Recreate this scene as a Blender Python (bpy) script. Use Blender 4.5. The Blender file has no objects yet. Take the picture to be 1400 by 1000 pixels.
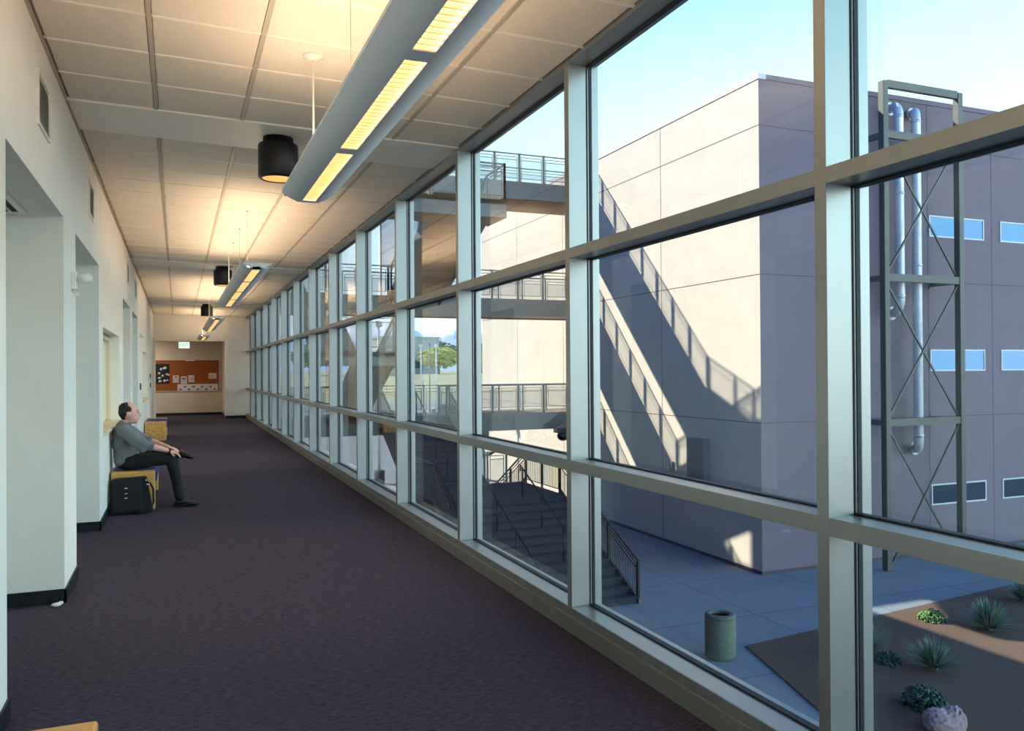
import bpy, bmesh, math, random
from mathutils import Vector, Matrix
random.seed(7)
PI = math.pi
SC = bpy.context.scene
COL = SC.collection
# ------------------------------------------------------------------ dimensions (metres, hall floor = 0)
XW = 2.283          # inner face of the glazed wall
XL = -0.758         # face of the plaster wall
ZC = 3.675          # ceiling
ZP = 3.639      # ceiling height at the lamp line
YB = -4.3           # wall behind the camera
YE = 30.85          # end wall
G = -4.24           # plaza level
BX, BY, BT = 15.4, 18.96, 10.09   # corner of the building across the plaza

# ------------------------------------------------------------------ materials
def lin(c):
    return tuple(((v / 255) / 12.92 if v / 255 <= 0.04045 else (((v / 255) + 0.055) / 1.055) ** 2.4) for v in c)

def mat(name, col, rough=0.6, metal=0.0, var=0.0, scale=8.0, bump=0.0, bscale=60.0, spec=0.5, coat=0.0, stretch=None, srgb=True):
    m = bpy.data.materials.new(name); m.use_nodes = True
    nt = m.node_tree; b = nt.nodes['Principled BSDF']
    c = lin(col) if srgb else col
    b.inputs['Base Color'].default_value = (*c, 1)
    b.inputs['Roughness'].default_value = rough
    b.inputs['Metallic'].default_value = metal
    b.inputs['Specular IOR Level'].default_value = spec
    b.inputs['Coat Weight'].default_value = coat
    tc = nt.nodes.new('ShaderNodeTexCoord')
    src = tc.outputs['Object']
    if stretch:
        mp = nt.nodes.new('ShaderNodeMapping'); mp.inputs['Scale'].default_value = stretch
        nt.links.new(src, mp.inputs['Vector']); src = mp.outputs['Vector']
    if var > 0:
        n = nt.nodes.new('ShaderNodeTexNoise'); n.inputs['Scale'].default_value = scale; n.inputs['Detail'].default_value = 5
        nt.links.new(src, n.inputs['Vector'])
        r = nt.nodes.new('ShaderNodeValToRGB')
        r.color_ramp.elements[0].position = .3; r.color_ramp.elements[1].position = .7
        r.color_ramp.elements[0].color = (*[max(0, v * (1 - var)) for v in c], 1)
        r.color_ramp.elements[1].color = (*[min(1, v * (1 + var)) for v in c], 1)
        nt.links.new(n.outputs['Fac'], r.inputs['Fac']); nt.links.new(r.outputs['Color'], b.inputs['Base Color'])
    if bump > 0:
        n2 = nt.nodes.new('ShaderNodeTexNoise'); n2.inputs['Scale'].default_value = bscale; n2.inputs['Detail'].default_value = 3
        nt.links.new(src, n2.inputs['Vector'])
        bp = nt.nodes.new('ShaderNodeBump'); bp.inputs['Strength'].default_value = bump; bp.inputs['Distance'].default_value = .01
        nt.links.new(n2.outputs['Fac'], bp.inputs['Height']); nt.links.new(bp.outputs['Normal'], b.inputs['Normal'])
    return m

def emit(name, col, s):
    m = bpy.data.materials.new(name); m.use_nodes = True; nt = m.node_tree
    for n in list(nt.nodes): nt.nodes.remove(n)
    o = nt.nodes.new('ShaderNodeOutputMaterial'); e = nt.nodes.new('ShaderNodeEmission')
    e.inputs['Color'].default_value = (*col, 1); e.inputs['Strength'].default_value = s
    nt.links.new(e.outputs[0], o.inputs[0]); return m

def glass_mat(name, tint, ior=1.45, refl=1.0):
    m = bpy.data.materials.new(name); m.use_nodes = True; nt = m.node_tree
    for n in list(nt.nodes): nt.nodes.remove(n)
    o = nt.nodes.new('ShaderNodeOutputMaterial'); t = nt.nodes.new('ShaderNodeBsdfTransparent'); g = nt.nodes.new('ShaderNodeBsdfGlossy')
    t.inputs['Color'].default_value = (*tint, 1); g.inputs['Roughness'].default_value = 0.0
    g.inputs['Color'].default_value = (refl, refl, refl, 1)
    ge = nt.nodes.new('ShaderNodeNewGeometry'); dt = nt.nodes.new('ShaderNodeVectorMath'); dt.operation = 'DOT_PRODUCT'
    nt.links.new(ge.outputs['Incoming'], dt.inputs[0]); nt.links.new(ge.outputs['Normal'], dt.inputs[1])
    def mth(op, a, b=None):   # Schlick reflectance, the same on both faces of the pane
        q = nt.nodes.new('ShaderNodeMath'); q.operation = op
        for i, v in enumerate((a, b)):
            if v is None: continue
            if isinstance(v, (int, float)): q.inputs[i].default_value = v
            else: nt.links.new(v, q.inputs[i])
        return q.outputs[0]
    c1 = mth('SUBTRACT', 1.0, mth('ABSOLUTE', dt.outputs['Value']))
    fr = mth('ADD', mth('MULTIPLY', mth('POWER', c1, 5.0), .9), .03)
    mx = nt.nodes.new('ShaderNodeMixShader')
    nt.links.new(fr, mx.inputs[0]); nt.links.new(t.outputs[0], mx.inputs[1]); nt.links.new(g.outputs[0], mx.inputs[2])
    nt.links.new(mx.outputs[0], o.inputs[0]); return m

def screen_mat(name, col, fac):
    """fine woven wire: part of the light passes between the wires"""
    m = bpy.data.materials.new(name); m.use_nodes = True; nt = m.node_tree
    for n in list(nt.nodes): nt.nodes.remove(n)
    o = nt.nodes.new('ShaderNodeOutputMaterial'); t = nt.nodes.new('ShaderNodeBsdfTransparent'); d = nt.nodes.new('ShaderNodeBsdfDiffuse')
    d.inputs['Color'].default_value = (*lin(col), 1)
    mx = nt.nodes.new('ShaderNodeMixShader'); mx.inputs[0].default_value = fac
    nt.links.new(t.outputs[0], mx.inputs[1]); nt.links.new(d.outputs[0], mx.inputs[2]); nt.links.new(mx.outputs[0], o.inputs[0])
    return m

def carpet_mat():
    m = mat('carpet', (78, 72, 84), .95, spec=.15)
    nt = m.node_tree; b = nt.nodes['Principled BSDF']
    tc = nt.nodes.new('ShaderNodeTexCoord'); mp = nt.nodes.new('ShaderNodeMapping'); mp.inputs['Scale'].default_value = (12, 44, 1)
    n = nt.nodes.new('ShaderNodeTexNoise'); n.inputs['Scale'].default_value = 1.6; n.inputs['Detail'].default_value = 6; n.inputs['Roughness'].default_value = .7
    nt.links.new(tc.outputs['Object'], mp.inputs[0]); nt.links.new(mp.outputs[0], n.inputs['Vector'])
    r = nt.nodes.new('ShaderNodeValToRGB'); cr = r.color_ramp
    cr.elements[0].position = .28; cr.elements[0].color = (.016, .018, .034, 1)
    cr.elements[1].position = .72; cr.elements[1].color = (.125, .122, .165, 1)
    e = cr.elements.new(.46); e.color = (.050, .048, .076, 1)
    e = cr.elements.new(.56); e.color = (.082, .054, .074, 1)
    nt.links.new(n.outputs['Fac'], r.inputs[0]); nt.links.new(r.outputs[0], b.inputs['Base Color'])
    n3 = nt.nodes.new('ShaderNodeTexNoise'); n3.inputs['Scale'].default_value = 400
    nt.links.new(tc.outputs['Object'], n3.inputs['Vector'])
    bp = nt.nodes.new('ShaderNodeBump'); bp.inputs['Strength'].default_value = .5; bp.inputs['Distance'].default_value = .004
    nt.links.new(n3.outputs['Fac'], bp.inputs['Height']); nt.links.new(bp.outputs[0], b.inputs['Normal'])
    return m

M = dict(
    plaster=mat('plaster', (238, 236, 226), .75, var=.03, scale=3, bump=.15, bscale=90),
    plaster_dim=mat('plaster_cream', (214, 205, 190), .8, var=.03, scale=3),
    tile=mat('ceiling_tile', (232, 224, 208), .9, var=.04, scale=60, bump=.25, bscale=220),
    grid=mat('ceiling_grid', (246, 242, 230), .55),
    slot=mat('ceiling_slot', (184, 178, 162), .6),
    alu=mat('window_aluminium', (156, 159, 156), .36, metal=.6, var=.02, scale=4),
    gasket=mat('rubber_gasket', (14, 18, 26), .6),
    base=mat('rubber_baseboard', (14, 18, 28), .5),
    carpet=carpet_mat(),
    wood=mat('oak', (214, 158, 84), .45, var=.18, scale=6, stretch=(1, 1, 8), coat=.2),
    wood_dark=mat('oak_edge', (170, 112, 52), .5, var=.2, scale=6),
    blue_fabric=mat('blue_fabric', (30, 52, 130), .9, var=.1, scale=60),
    black_fabric=mat('black_fabric', (12, 12, 16), .85, var=.2, scale=40),
    white_paint=mat('white_enamel', (235, 232, 222), .35),
    lamp_grey=mat('lamp_housing', (228, 230, 232), .42),
    black_metal=mat('black_metal', (14, 10, 11), .45),
    chrome=mat('chrome', (200, 200, 200), .2, metal=1),
    cork=mat('cork', (150, 86, 36), .9, var=.14, scale=90),
    paper=mat('paper', (225, 222, 228), .8),
    paper_blue=mat('paper_blue', (90, 100, 170), .8),
    poster=mat('dark_poster', (16, 22, 40), .5, var=.6, scale=7),
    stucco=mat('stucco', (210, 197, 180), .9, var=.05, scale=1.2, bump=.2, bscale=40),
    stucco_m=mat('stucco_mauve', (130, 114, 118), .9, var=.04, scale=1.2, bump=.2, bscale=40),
    hall_render=mat('hall_render', (112, 112, 118), .9, var=.04, scale=1.2),
    joint=mat('stucco_joint', (96, 82, 84), .9),
    coping=mat('metal_coping', (215, 205, 200), .5),
    steel=mat('painted_steel', (102, 104, 98), .55, var=.05, scale=3),
    steel_frame=mat('painted_steel_frame', (84, 84, 74), .5, var=.05, scale=3),
    deck=mat('steel_deck', (126, 112, 104), .7),
    soffit=mat('brown_soffit', (150, 104, 72), .75, var=.08, scale=3),
    screen=screen_mat('wire_mesh', (170, 172, 160), .30),
    screen_blue=screen_mat('perforated_screen', (120, 140, 190), .62),
    concrete=mat('plaza_concrete', (132, 140, 144), .85, var=.08, scale=.8, bump=.1, bscale=30),
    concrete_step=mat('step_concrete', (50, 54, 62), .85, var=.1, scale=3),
    gravel=mat('brown_gravel', (104, 80, 64), .95, var=.35, scale=55, bump=1.0, bscale=60),
    asphalt=mat('asphalt', (130, 134, 134), .9, var=.06, scale=.6),
    grass=mat('dry_grass', (158, 156, 118), .95, var=.2, scale=.4),
    aggregate=mat('exposed_aggregate', (112, 120, 100), .85, var=.5, scale=70, bump=.8, bscale=90),
    galv=mat('galvanised_steel', (222, 226, 222), .4, metal=.3, var=.08, scale=9),
    agave=mat('yucca_leaf', (120, 146, 124), .6, var=.25, scale=5),
    shrub=mat('shrub_leaf', (112, 146, 84), .7, var=.3, scale=12),
    shrub_dark=mat('dark_shrub_leaf', (64, 100, 82), .7, var=.3, scale=12),
    rock=mat('rock', (170, 140, 136), .9, var=.2, scale=6, bump=.6, bscale=12),
    tree_y=mat('yellow_leaf', (176, 176, 70), .8, var=.25, scale=3),
    tree_g=mat('green_leaf', (84, 116, 74), .8, var=.25, scale=3),
    bark=mat('bark', (96, 76, 60), .9, var=.2, scale=9),
    skin=mat('skin', (222, 166, 150), .5, var=.05, scale=14),
    hair=mat('hair', (30, 17, 15), .7, var=.4, scale=60),
    shirt=mat('grey_shirt', (112, 118, 122), .9, var=.08, scale=10, bump=.2, bscale=18),
    trousers=mat('black_trousers', (14, 13, 18), .85, var=.2, scale=10),
    shoe=mat('black_leather', (12, 11, 13), .35),
    win_glass=mat('window_glass_blue', (56, 92, 124), .04, metal=.75),
    win_frame=mat('white_window_frame', (225, 222, 215), .5),
    glass=glass_mat('clear_glazing', (.93, .965, .965)),
    sill_wood=mat('pale_wood', (226, 204, 170), .5),
    niche=mat('niche_panel', (226, 222, 190), .7),
    red=mat('red_panel', (140, 40, 66), .6),
    far_wall=mat('far_wall', (176, 178, 168), .9),
    mountain=None,
    bright=emit('lamp_glow', (1.0, .84, .64), 1.8),
    uplight=emit('lamp_uplight', (1.0, .70, .45), 6.6),
    bulb=emit('downlight_glow', (1.0, .80, .42), 9),
    exit_white=emit('exit_face', (.75, .85, .75), .6),
    exit_green=emit('exit_letters', (.03, .42, .18), .8),
)
def louver_mat():
    m = mat('louvre_reflector', (240, 200, 150), .3, metal=.3); return m
M['louvre'] = louver_mat()

# ------------------------------------------------------------------ geometry helpers
def box(bm, x0, x1, y0, y1, z0, z1, mi=0):
    v = [bm.verts.new(p) for p in ((x0, y0, z0), (x1, y0, z0), (x1, y1, z0), (x0, y1, z0), (x0, y0, z1), (x1, y0, z1), (x1, y1, z1), (x0, y1, z1))]
    for f in ((0, 3, 2, 1), (4, 5, 6, 7), (0, 1, 5, 4), (1, 2, 6, 5), (2, 3, 7, 6), (3, 0, 4, 7)):
        bm.faces.new([v[i] for i in f]).material_index = mi
    return v

def bar(bm, a, b, w, h, mi=0, up=(0, 0, 1)):
    """rectangular bar from a to b"""
    a = Vector(a); b = Vector(b); d = (b - a).normalized(); u = Vector(up)
    if abs(d.dot(u)) > .98: u = Vector((0, 1, 0))
    s = d.cross(u).normalized() * (w / 2); t = s.cross(d).normalized() * (h / 2)
    v = [bm.verts.new(p + i * s + j * t) for p in (a, b) for i, j in ((-1, -1), (1, -1), (1, 1), (-1, 1))]
    for f in ((0, 1, 2, 3), (7, 6, 5, 4), (0, 4, 5, 1), (1, 5, 6, 2), (2, 6, 7, 3), (3, 7, 4, 0)):
        bm.faces.new([v[i] for i in f]).material_index = mi

def slopebar(bm, x0, x1, ya, za, yb, zb, h, mi=0):
    """plate between x0..x1 following a slope in Y, vertical depth h below the line"""
    v = [bm.verts.new(p) for p in ((x0, ya, za - h), (x1, ya, za - h), (x1, yb, zb - h), (x0, yb, zb - h), (x0, ya, za), (x1, ya, za), (x1, yb, zb), (x0, yb, zb))]
    for f in ((0, 3, 2, 1), (4, 5, 6, 7), (0, 1, 5, 4), (1, 2, 6, 5), (2, 3, 7, 6), (3, 0, 4, 7)):
        bm.faces.new([v[i] for i in f]).material_index = mi

def tube(bm, pts, r, seg=10, cap=True, mi=0, smooth=True):
    """tube through pts; r number or list"""
    pts = [Vector(p) for p in pts]; n = len(pts)
    rs = r if isinstance(r, (list, tuple)) else [r] * n
    rings = []; ref = None
    for i, p in enumerate(pts):
        d = (pts[min(i + 1, n - 1)] - pts[max(i - 1, 0)]).normalized()
        if ref is None: ref = Vector((0, 0, 1)) if abs(d.z) < .9 else Vector((1, 0, 0))
        u = (ref - d * ref.dot(d)).normalized(); w = d.cross(u); ref = u
        rings.append([bm.verts.new(p + (u * math.cos(2 * PI * k / seg) + w * math.sin(2 * PI * k / seg)) * rs[i]) for k in range(seg)])
    for i in range(n - 1):
        for k in range(seg):
            f = bm.faces.new((rings[i][k], rings[i][(k + 1) % seg], rings[i + 1][(k + 1) % seg], rings[i + 1][k])); f.material_index = mi; f.smooth = smooth
    if cap:
        bm.faces.new(rings[0][::-1]).material_index = mi; bm.faces.new(rings[-1]).material_index = mi

def lathe(bm, c, prof, seg=32, mi=0, smooth=True):
    """prof list of (r, z) about vertical axis at c"""
    rings = []
    for r, z in prof:
        if r < 1e-5: rings.append([bm.verts.new((c[0], c[1], c[2] + z))])
        else: rings.append([bm.verts.new((c[0] + r * math.cos(2 * PI * k / seg), c[1] + r * math.sin(2 * PI * k / seg), c[2] + z)) for k in range(seg)])
    for a, b in zip(rings, rings[1:]):
        for k in range(seg):
            k2 = (k + 1) % seg
            if len(a) == 1 and len(b) == 1: continue
            if len(a) == 1: f = bm.faces.new((a[0], b[k2], b[k]))
            elif len(b) == 1: f = bm.faces.new((a[k], a[k2], b[0]))
            else: f = bm.faces.new((a[k], a[k2], b[k2], b[k]))
            f.material_index = mi; f.smooth = smooth

def ell(bm, c, r, rot=None, sub=2, mi=0, smooth=True):
    mtx = Matrix.Translation(c) @ (rot.to_4x4() if rot else Matrix()) @ Matrix.Diagonal((*r, 1))
    g = bmesh.ops.create_icosphere(bm, subdivisions=sub, radius=1, matrix=mtx)
    for v in g['verts']:
        for f in v.link_faces: f.material_index = mi; f.smooth = smooth

def capsule(bm, a, b, ra, rb, seg=14):
    a = Vector(a); b = Vector(b)
    ell(bm, a, (ra,) * 3); ell(bm, b, (rb,) * 3)
    tube(bm, [a, b], [ra, rb], seg)

def wpos(o):
    p = Vector((0, 0, 0))
    while o is not None: p = p + o.location; o = o.parent
    return p

def obj(name, bm, mats, parent=None, bevel=0.0, kind=None, fix=True):
    if name in ('ceiling', 'trim_1', 'trim_2'):      # the ceiling falls slightly towards the glazed wall
        for v in bm.verts: v.co.z -= .07 * (v.co.x - XL) / (XW - XL)
    """link bm (world coordinates) as one mesh object under parent"""
    if fix: bmesh.ops.recalc_face_normals(bm, faces=bm.faces)
    off = wpos(parent)
    if off.length > 0: bmesh.ops.translate(bm, vec=-off, verts=bm.verts)
    me = bpy.data.meshes.new(name); bm.to_mesh(me); bm.free()
    for m in (mats if isinstance(mats, (list, tuple)) else [mats]): me.materials.append(m)
    o = bpy.data.objects.new(name, me); COL.objects.link(o)
    if parent: o.parent = parent
    if bevel > 0:
        b = o.modifiers.new('bevel', 'BEVEL'); b.width = bevel; b.segments = 2; b.limit_method = 'ANGLE'
    if kind: o['kind'] = kind
    return o

def tag(o, label=None, cat=None, group=None, kind=None):
    if label: o['label'] = label
    if cat: o['category'] = cat
    if group: o['group'] = group
    if kind: o['kind'] = kind
    return o

def thing(name, loc, label, cat, group=None, kind=None):
    o = bpy.data.objects.new(name, None); COL.objects.link(o); o.location = loc; o.empty_display_size = .1
    return tag(o, label, cat, group, kind)

def dup(root, delta, label=None, rotz=None):
    r = root.copy(); COL.objects.link(r); r.location = root.location + Vector(delta)
    if rotz is not None: r.rotation_euler = (0, 0, rotz)
    if label: r['label'] = label
    for ch in root.children:
        c = ch.copy(); COL.objects.link(c); c.parent = r
        for g in ch.children:
            d = g.copy(); COL.objects.link(d); d.parent = c
    return r

NB = bmesh.new

# ------------------------------------------------------------------ room shell
def room():
    bm = NB(); box(bm, -5, XW + .12, YB - .1, 36.5, -.25, 0); obj('floor', bm, M['carpet'], kind='structure')
    # plaster wall with alcoves and two niches
    AL = [(1.6, 4.54 - 2.2), (4.54, 6.69), (7.45, 9.57), (13.67, 15.74), (16.49, 18.56)]
    alc = [(4.54, 6.69), (7.45, 9.57), (13.67, 15.74), (16.49, 18.56)]
    nich = [(10.06, 12.79), (21.2, 24.1)]
    D = 1.35
    bm = NB(); y = YB
    spans = sorted([(a, b, 'a') for a, b in alc] + [(a, b, 'n') for a, b in nich])
    for a, b, k in spans:
        box(bm, XL - D, XL, y, a, 0, ZC + .1)
        if k == 'a':
            box(bm, XL - D, XL, a, b, 2.78, ZC + .1); box(bm, XL - D - .15, XL - D, a - .1, b + .1, 0, ZC + .1)
        else:
            box(bm, XL - D, XL - .18, a, b, 0, ZC + .1)
            box(bm, XL - .18, XL, a, b, 0, .955); box(bm, XL - .18, XL, a, b, 2.16, ZC + .1)
        y = b
    box(bm, XL - D, XL, y, YE + .25, 0, ZC + .1)
    obj('wall_left', bm, M['plaster'], kind='structure')
    # skirting
    bm = NB(); y = YB; t = .012; h = .1
    def bx(x0, x1, y0, y1): box(bm, x0, x1, y0, y1, 0, h)
    for a, b in alc:
        bx(XL, XL + t, y, a + t); bx(XL - D, XL + t, a, a + t); bx(XL - D, XL - D + t, a, b); bx(XL - D, XL + t, b - t, b)
        y = b - t
    bx(XL, XL + t, y, YE)
    obj('baseboard_left', bm, M['base'], kind='structure')
    # niches: pale panel at the back with a wooden trim and sill
    for n, (a, b) in enumerate(nich):
        w = thing('window_%d' % (21 + n), (XL, a, .99), None, None, kind='structure'); w['kind'] = 'structure'
        bm = NB(); box(bm, XL - .178, XL - .165, a + .003, b - .003, 1.0, 2.15); obj('panel', bm, M['niche'], w)
        bm = NB(); box(bm, XL - .165, XL - .12, a + .003, a + .1, 1.0, 2.15); box(bm, XL - .165, XL - .12, b - .08, b - .003, 1.0, 2.15); box(bm, XL - .165, XL - .12, a + .1, b - .08, 2.09, 2.15)
        obj('window_frame', bm, M['sill_wood'], w, .004)
        bm = NB(); box(bm, XL - .165, XL + .03, a - .03, b + .03, .955, .99); obj('window_sill', bm, M['sill_wood'], w, .006)
    # end wall with opening
    ox0, ox1, oz = -.70, 1.56, 2.75
    bm = NB(); box(bm, XL - .4, ox0, YE, YE + .2, 0, ZC + .1); box(bm, ox1, XW + .3, YE, YE + .2, 0, ZC + .1); box(bm, ox0, ox1, YE, YE + .2, oz, ZC + .1)
    obj('wall_end', bm, M['plaster'], kind='structure')
    bm = NB(); box(bm, ox1, XW, YE - .012, YE, 0, .1); box(bm, XL, ox0, YE - .012, YE, 0, .1); obj('baseboard_end', bm, M['base'], kind='structure')
    # lobby behind
    bm = NB(); box(bm, -4.5, XW + .1, 33.98, 34.2, 0, 3.1); obj('wall_lobby_back', bm, M['plaster_dim'], kind='structure')
    bm = NB(); box(bm, 1.62, XW + .1, YE + .2, 33.98, 0, 3.1); obj('wall_lobby_right', bm, M['plaster_dim'], kind='structure')
    bm = NB(); box(bm, -4.7, -4.5, YE + .2, 34.2, 0, 3.1); obj('wall_lobby_left', bm, M['plaster_dim'], kind='structure')
    bm = NB(); box(bm, -4.5, 1.62, 33.965, 33.98, 0, .1); box(bm, 1.605, 1.62, YE + .2, 33.965, 0, .1); obj('baseboard_lobby', bm, M['base'], kind='structure')
    bm = NB(); box(bm, -4.6, XW + .1, YE + .2, 34.2, 3.0, 3.1); obj('ceiling_lobby', bm, M['tile'], kind='structure')
    bm = NB(); box(bm, XL - 1.5, XW + .3, YB - .2, YB, 0, ZC + .1); obj('wall_back', bm, M['plaster'], kind='structure')
    # ceiling: tiles in bands between plain soffit strips
    bm = NB()
    box(bm, XL - .02, XW + .02, YB, YE, ZC + .012, ZC + .1, 2)
    xs = [XL + .018, -.14, .48, 1.09, 1.70, XW + .0]
    beams = [(-2.36 - .0, -1.56), (6.81, 7.61), (15.98, 16.78), (25.15, 25.95)]
    y = YB; rows = []
    for a, b in beams + [(YE, YE + 1)]:
        n = max(1, round((a - y) / .6125)); st = (a - y) / n
        for i in range(n): rows.append((y + i * st, y + (i + 1) * st))
        if b < YE: box(bm, XL, XW + .01, a, b, ZC - .004, ZC + .012, 1)
        y = b
    for (x0, x1) in zip(xs, xs[1:]):
        for (a, b) in rows: box(bm, x0 + .017, x1 - .017, a + .008, b - .008, ZC, ZC + .012, 0)
    obj('ceiling', bm, [M['tile'], M['grid'], M['slot']], kind='structure')
    bm = NB()
    for (a, b) in rows: box(bm, XL + .02, XW, b - .011, b + .011, ZC - .005, ZC + .01)
    for a, b in beams: box(bm, XL, XW, a - .022, a, ZC - .014, ZC + .01); 
    obj('trim_1', bm, M['grid'], kind='structure')
    bm = NB(); box(bm, XL, XL + .018, YB, YE, ZC - .012, ZC + .01)
    yy = YB
    for a, b in beams + [(YE, YE)]:
        for x in xs[1:-1]: box(bm, x - .014, x + .014, yy, a - .022, ZC - .006, ZC + .01)
        yy = b
    obj('trim_2', bm, M['slot'], kind='structure')

def curtain_wall():
    """one window per bay: mullion, two rails, three panes, head and sill"""
    y1, s, mw, md = 2.4264, 2.2003, .061, .126
    zt1, zt0, zu1, zu0, zh, zs = 2.4157, 2.353, 1.0826, 1.0141, 3.5796, .1595
    xg = XW + md + .024
    for k, n in enumerate(range(-2, 14)):
        a = y1 + (n - 1) * s; b = a + s
        if n == 13: b = YE
        w = thing('window_%d' % (k + 1), (XW, a, 0), None, None, kind='structure')
        bm = NB(); box(bm, XW, XW + md, a, a + mw, zs - .0, ZC + .05); box(bm, xg + .012, xg + .06, a - .005, a + mw + .012, -.1, ZC + .3); box(bm, XW + md + .008, XW + md + .018, a, a + mw, zs, ZC)
        obj('mullion', bm, M['alu'], w, .002)
        for z0, z1 in ((zt0, zt1), (zu0, zu1)):
            bm = NB(); box(bm, XW + .0005, XW + md, a + mw, b, z0, z1); box(bm, xg + .012, xg + .05, a + mw, b, z0, z1); obj('transom', bm, M['alu'], w)
        bm = NB(); box(bm, XW + .0005, XW + md, a + mw, b, zh, ZC + .04); box(bm, xg + .012, xg + .05, a + mw, b, zh, ZC + .3); obj('head_frame', bm, M['alu'], w)
        bm = NB(); box(bm, XW, XW + md, a, b, .045, zs); box(bm, XW - .006, XW, a, b, zs - .048, zs); box(bm, XW - .012, XW + md, a, b, 0, zs - .058); box(bm, xg + .012, xg + .06, a, b, -.1, zs)
        obj('window_sill', bm, M['alu'], w, .002)
        for z0, z1 in ((zs, zu0), (zu1, zt0), (zt1, zh)):
            bm = NB(); g = .014
            x0, x1 = XW + md, xg + .012
            for xa, xb in ((x0, x0 + .007), (x0 + .017, x1)):
                box(bm, xa, xb, a + mw - .012, a + mw + .004, z0, z1); box(bm, xa, xb, b - .004, b, z0, z1)
            box(bm, x0, x1, a + mw + .004, b - .004, z0, z0 + g * .6); box(bm, x0, x1, a + mw + .004, b - .004, z1 - g * .6, z1)
            gk = obj('gasket', bm, M['gasket'], w)
            bm = NB(); box(bm, xg, xg + .006, a + mw + .004, b - .004, z0 + .004, z1 - .004); obj('pane', bm, M['glass'], w)

def hall_building():
    bm = NB()
    box(bm, -14, XW + .32, YB - .4, 38, ZC + .12, 8.3)
    box(bm, -14, XW + .32, -45, YB - .4, G, 8.3)
    box(bm, -14, XW + .32, 29.4, 31.5, 8.3, 10.3); box(bm, -14, XW + .32, 34.1, 41, 8.3, 10.2); box(bm, -14, XW + .32, 38, 41, ZC, 8.3)
    obj('roof', bm, M['hall_render'], kind='structure')
    bm = NB(); box(bm, -14, XW + .20, YB - .4, 38, G, -.26); box(bm, XW + .2, XW + .3, YB - .4, 38, -.6, -.1)
    obj('wall_lower_storey', bm, M['hall_render'], kind='structure')
    bm = NB(); box(bm, XW - .0, XW + .25, YE + .2, 38, -.26, ZC + .12); box(bm, -14, XW, 34.3, 38, -.26, ZC + .12); box(bm, -14.0, -5.1, YB - .4, 34.3, -.26, ZC + .12)
    obj('wall_outer', bm, M['hall_render'], kind='structure')

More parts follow.
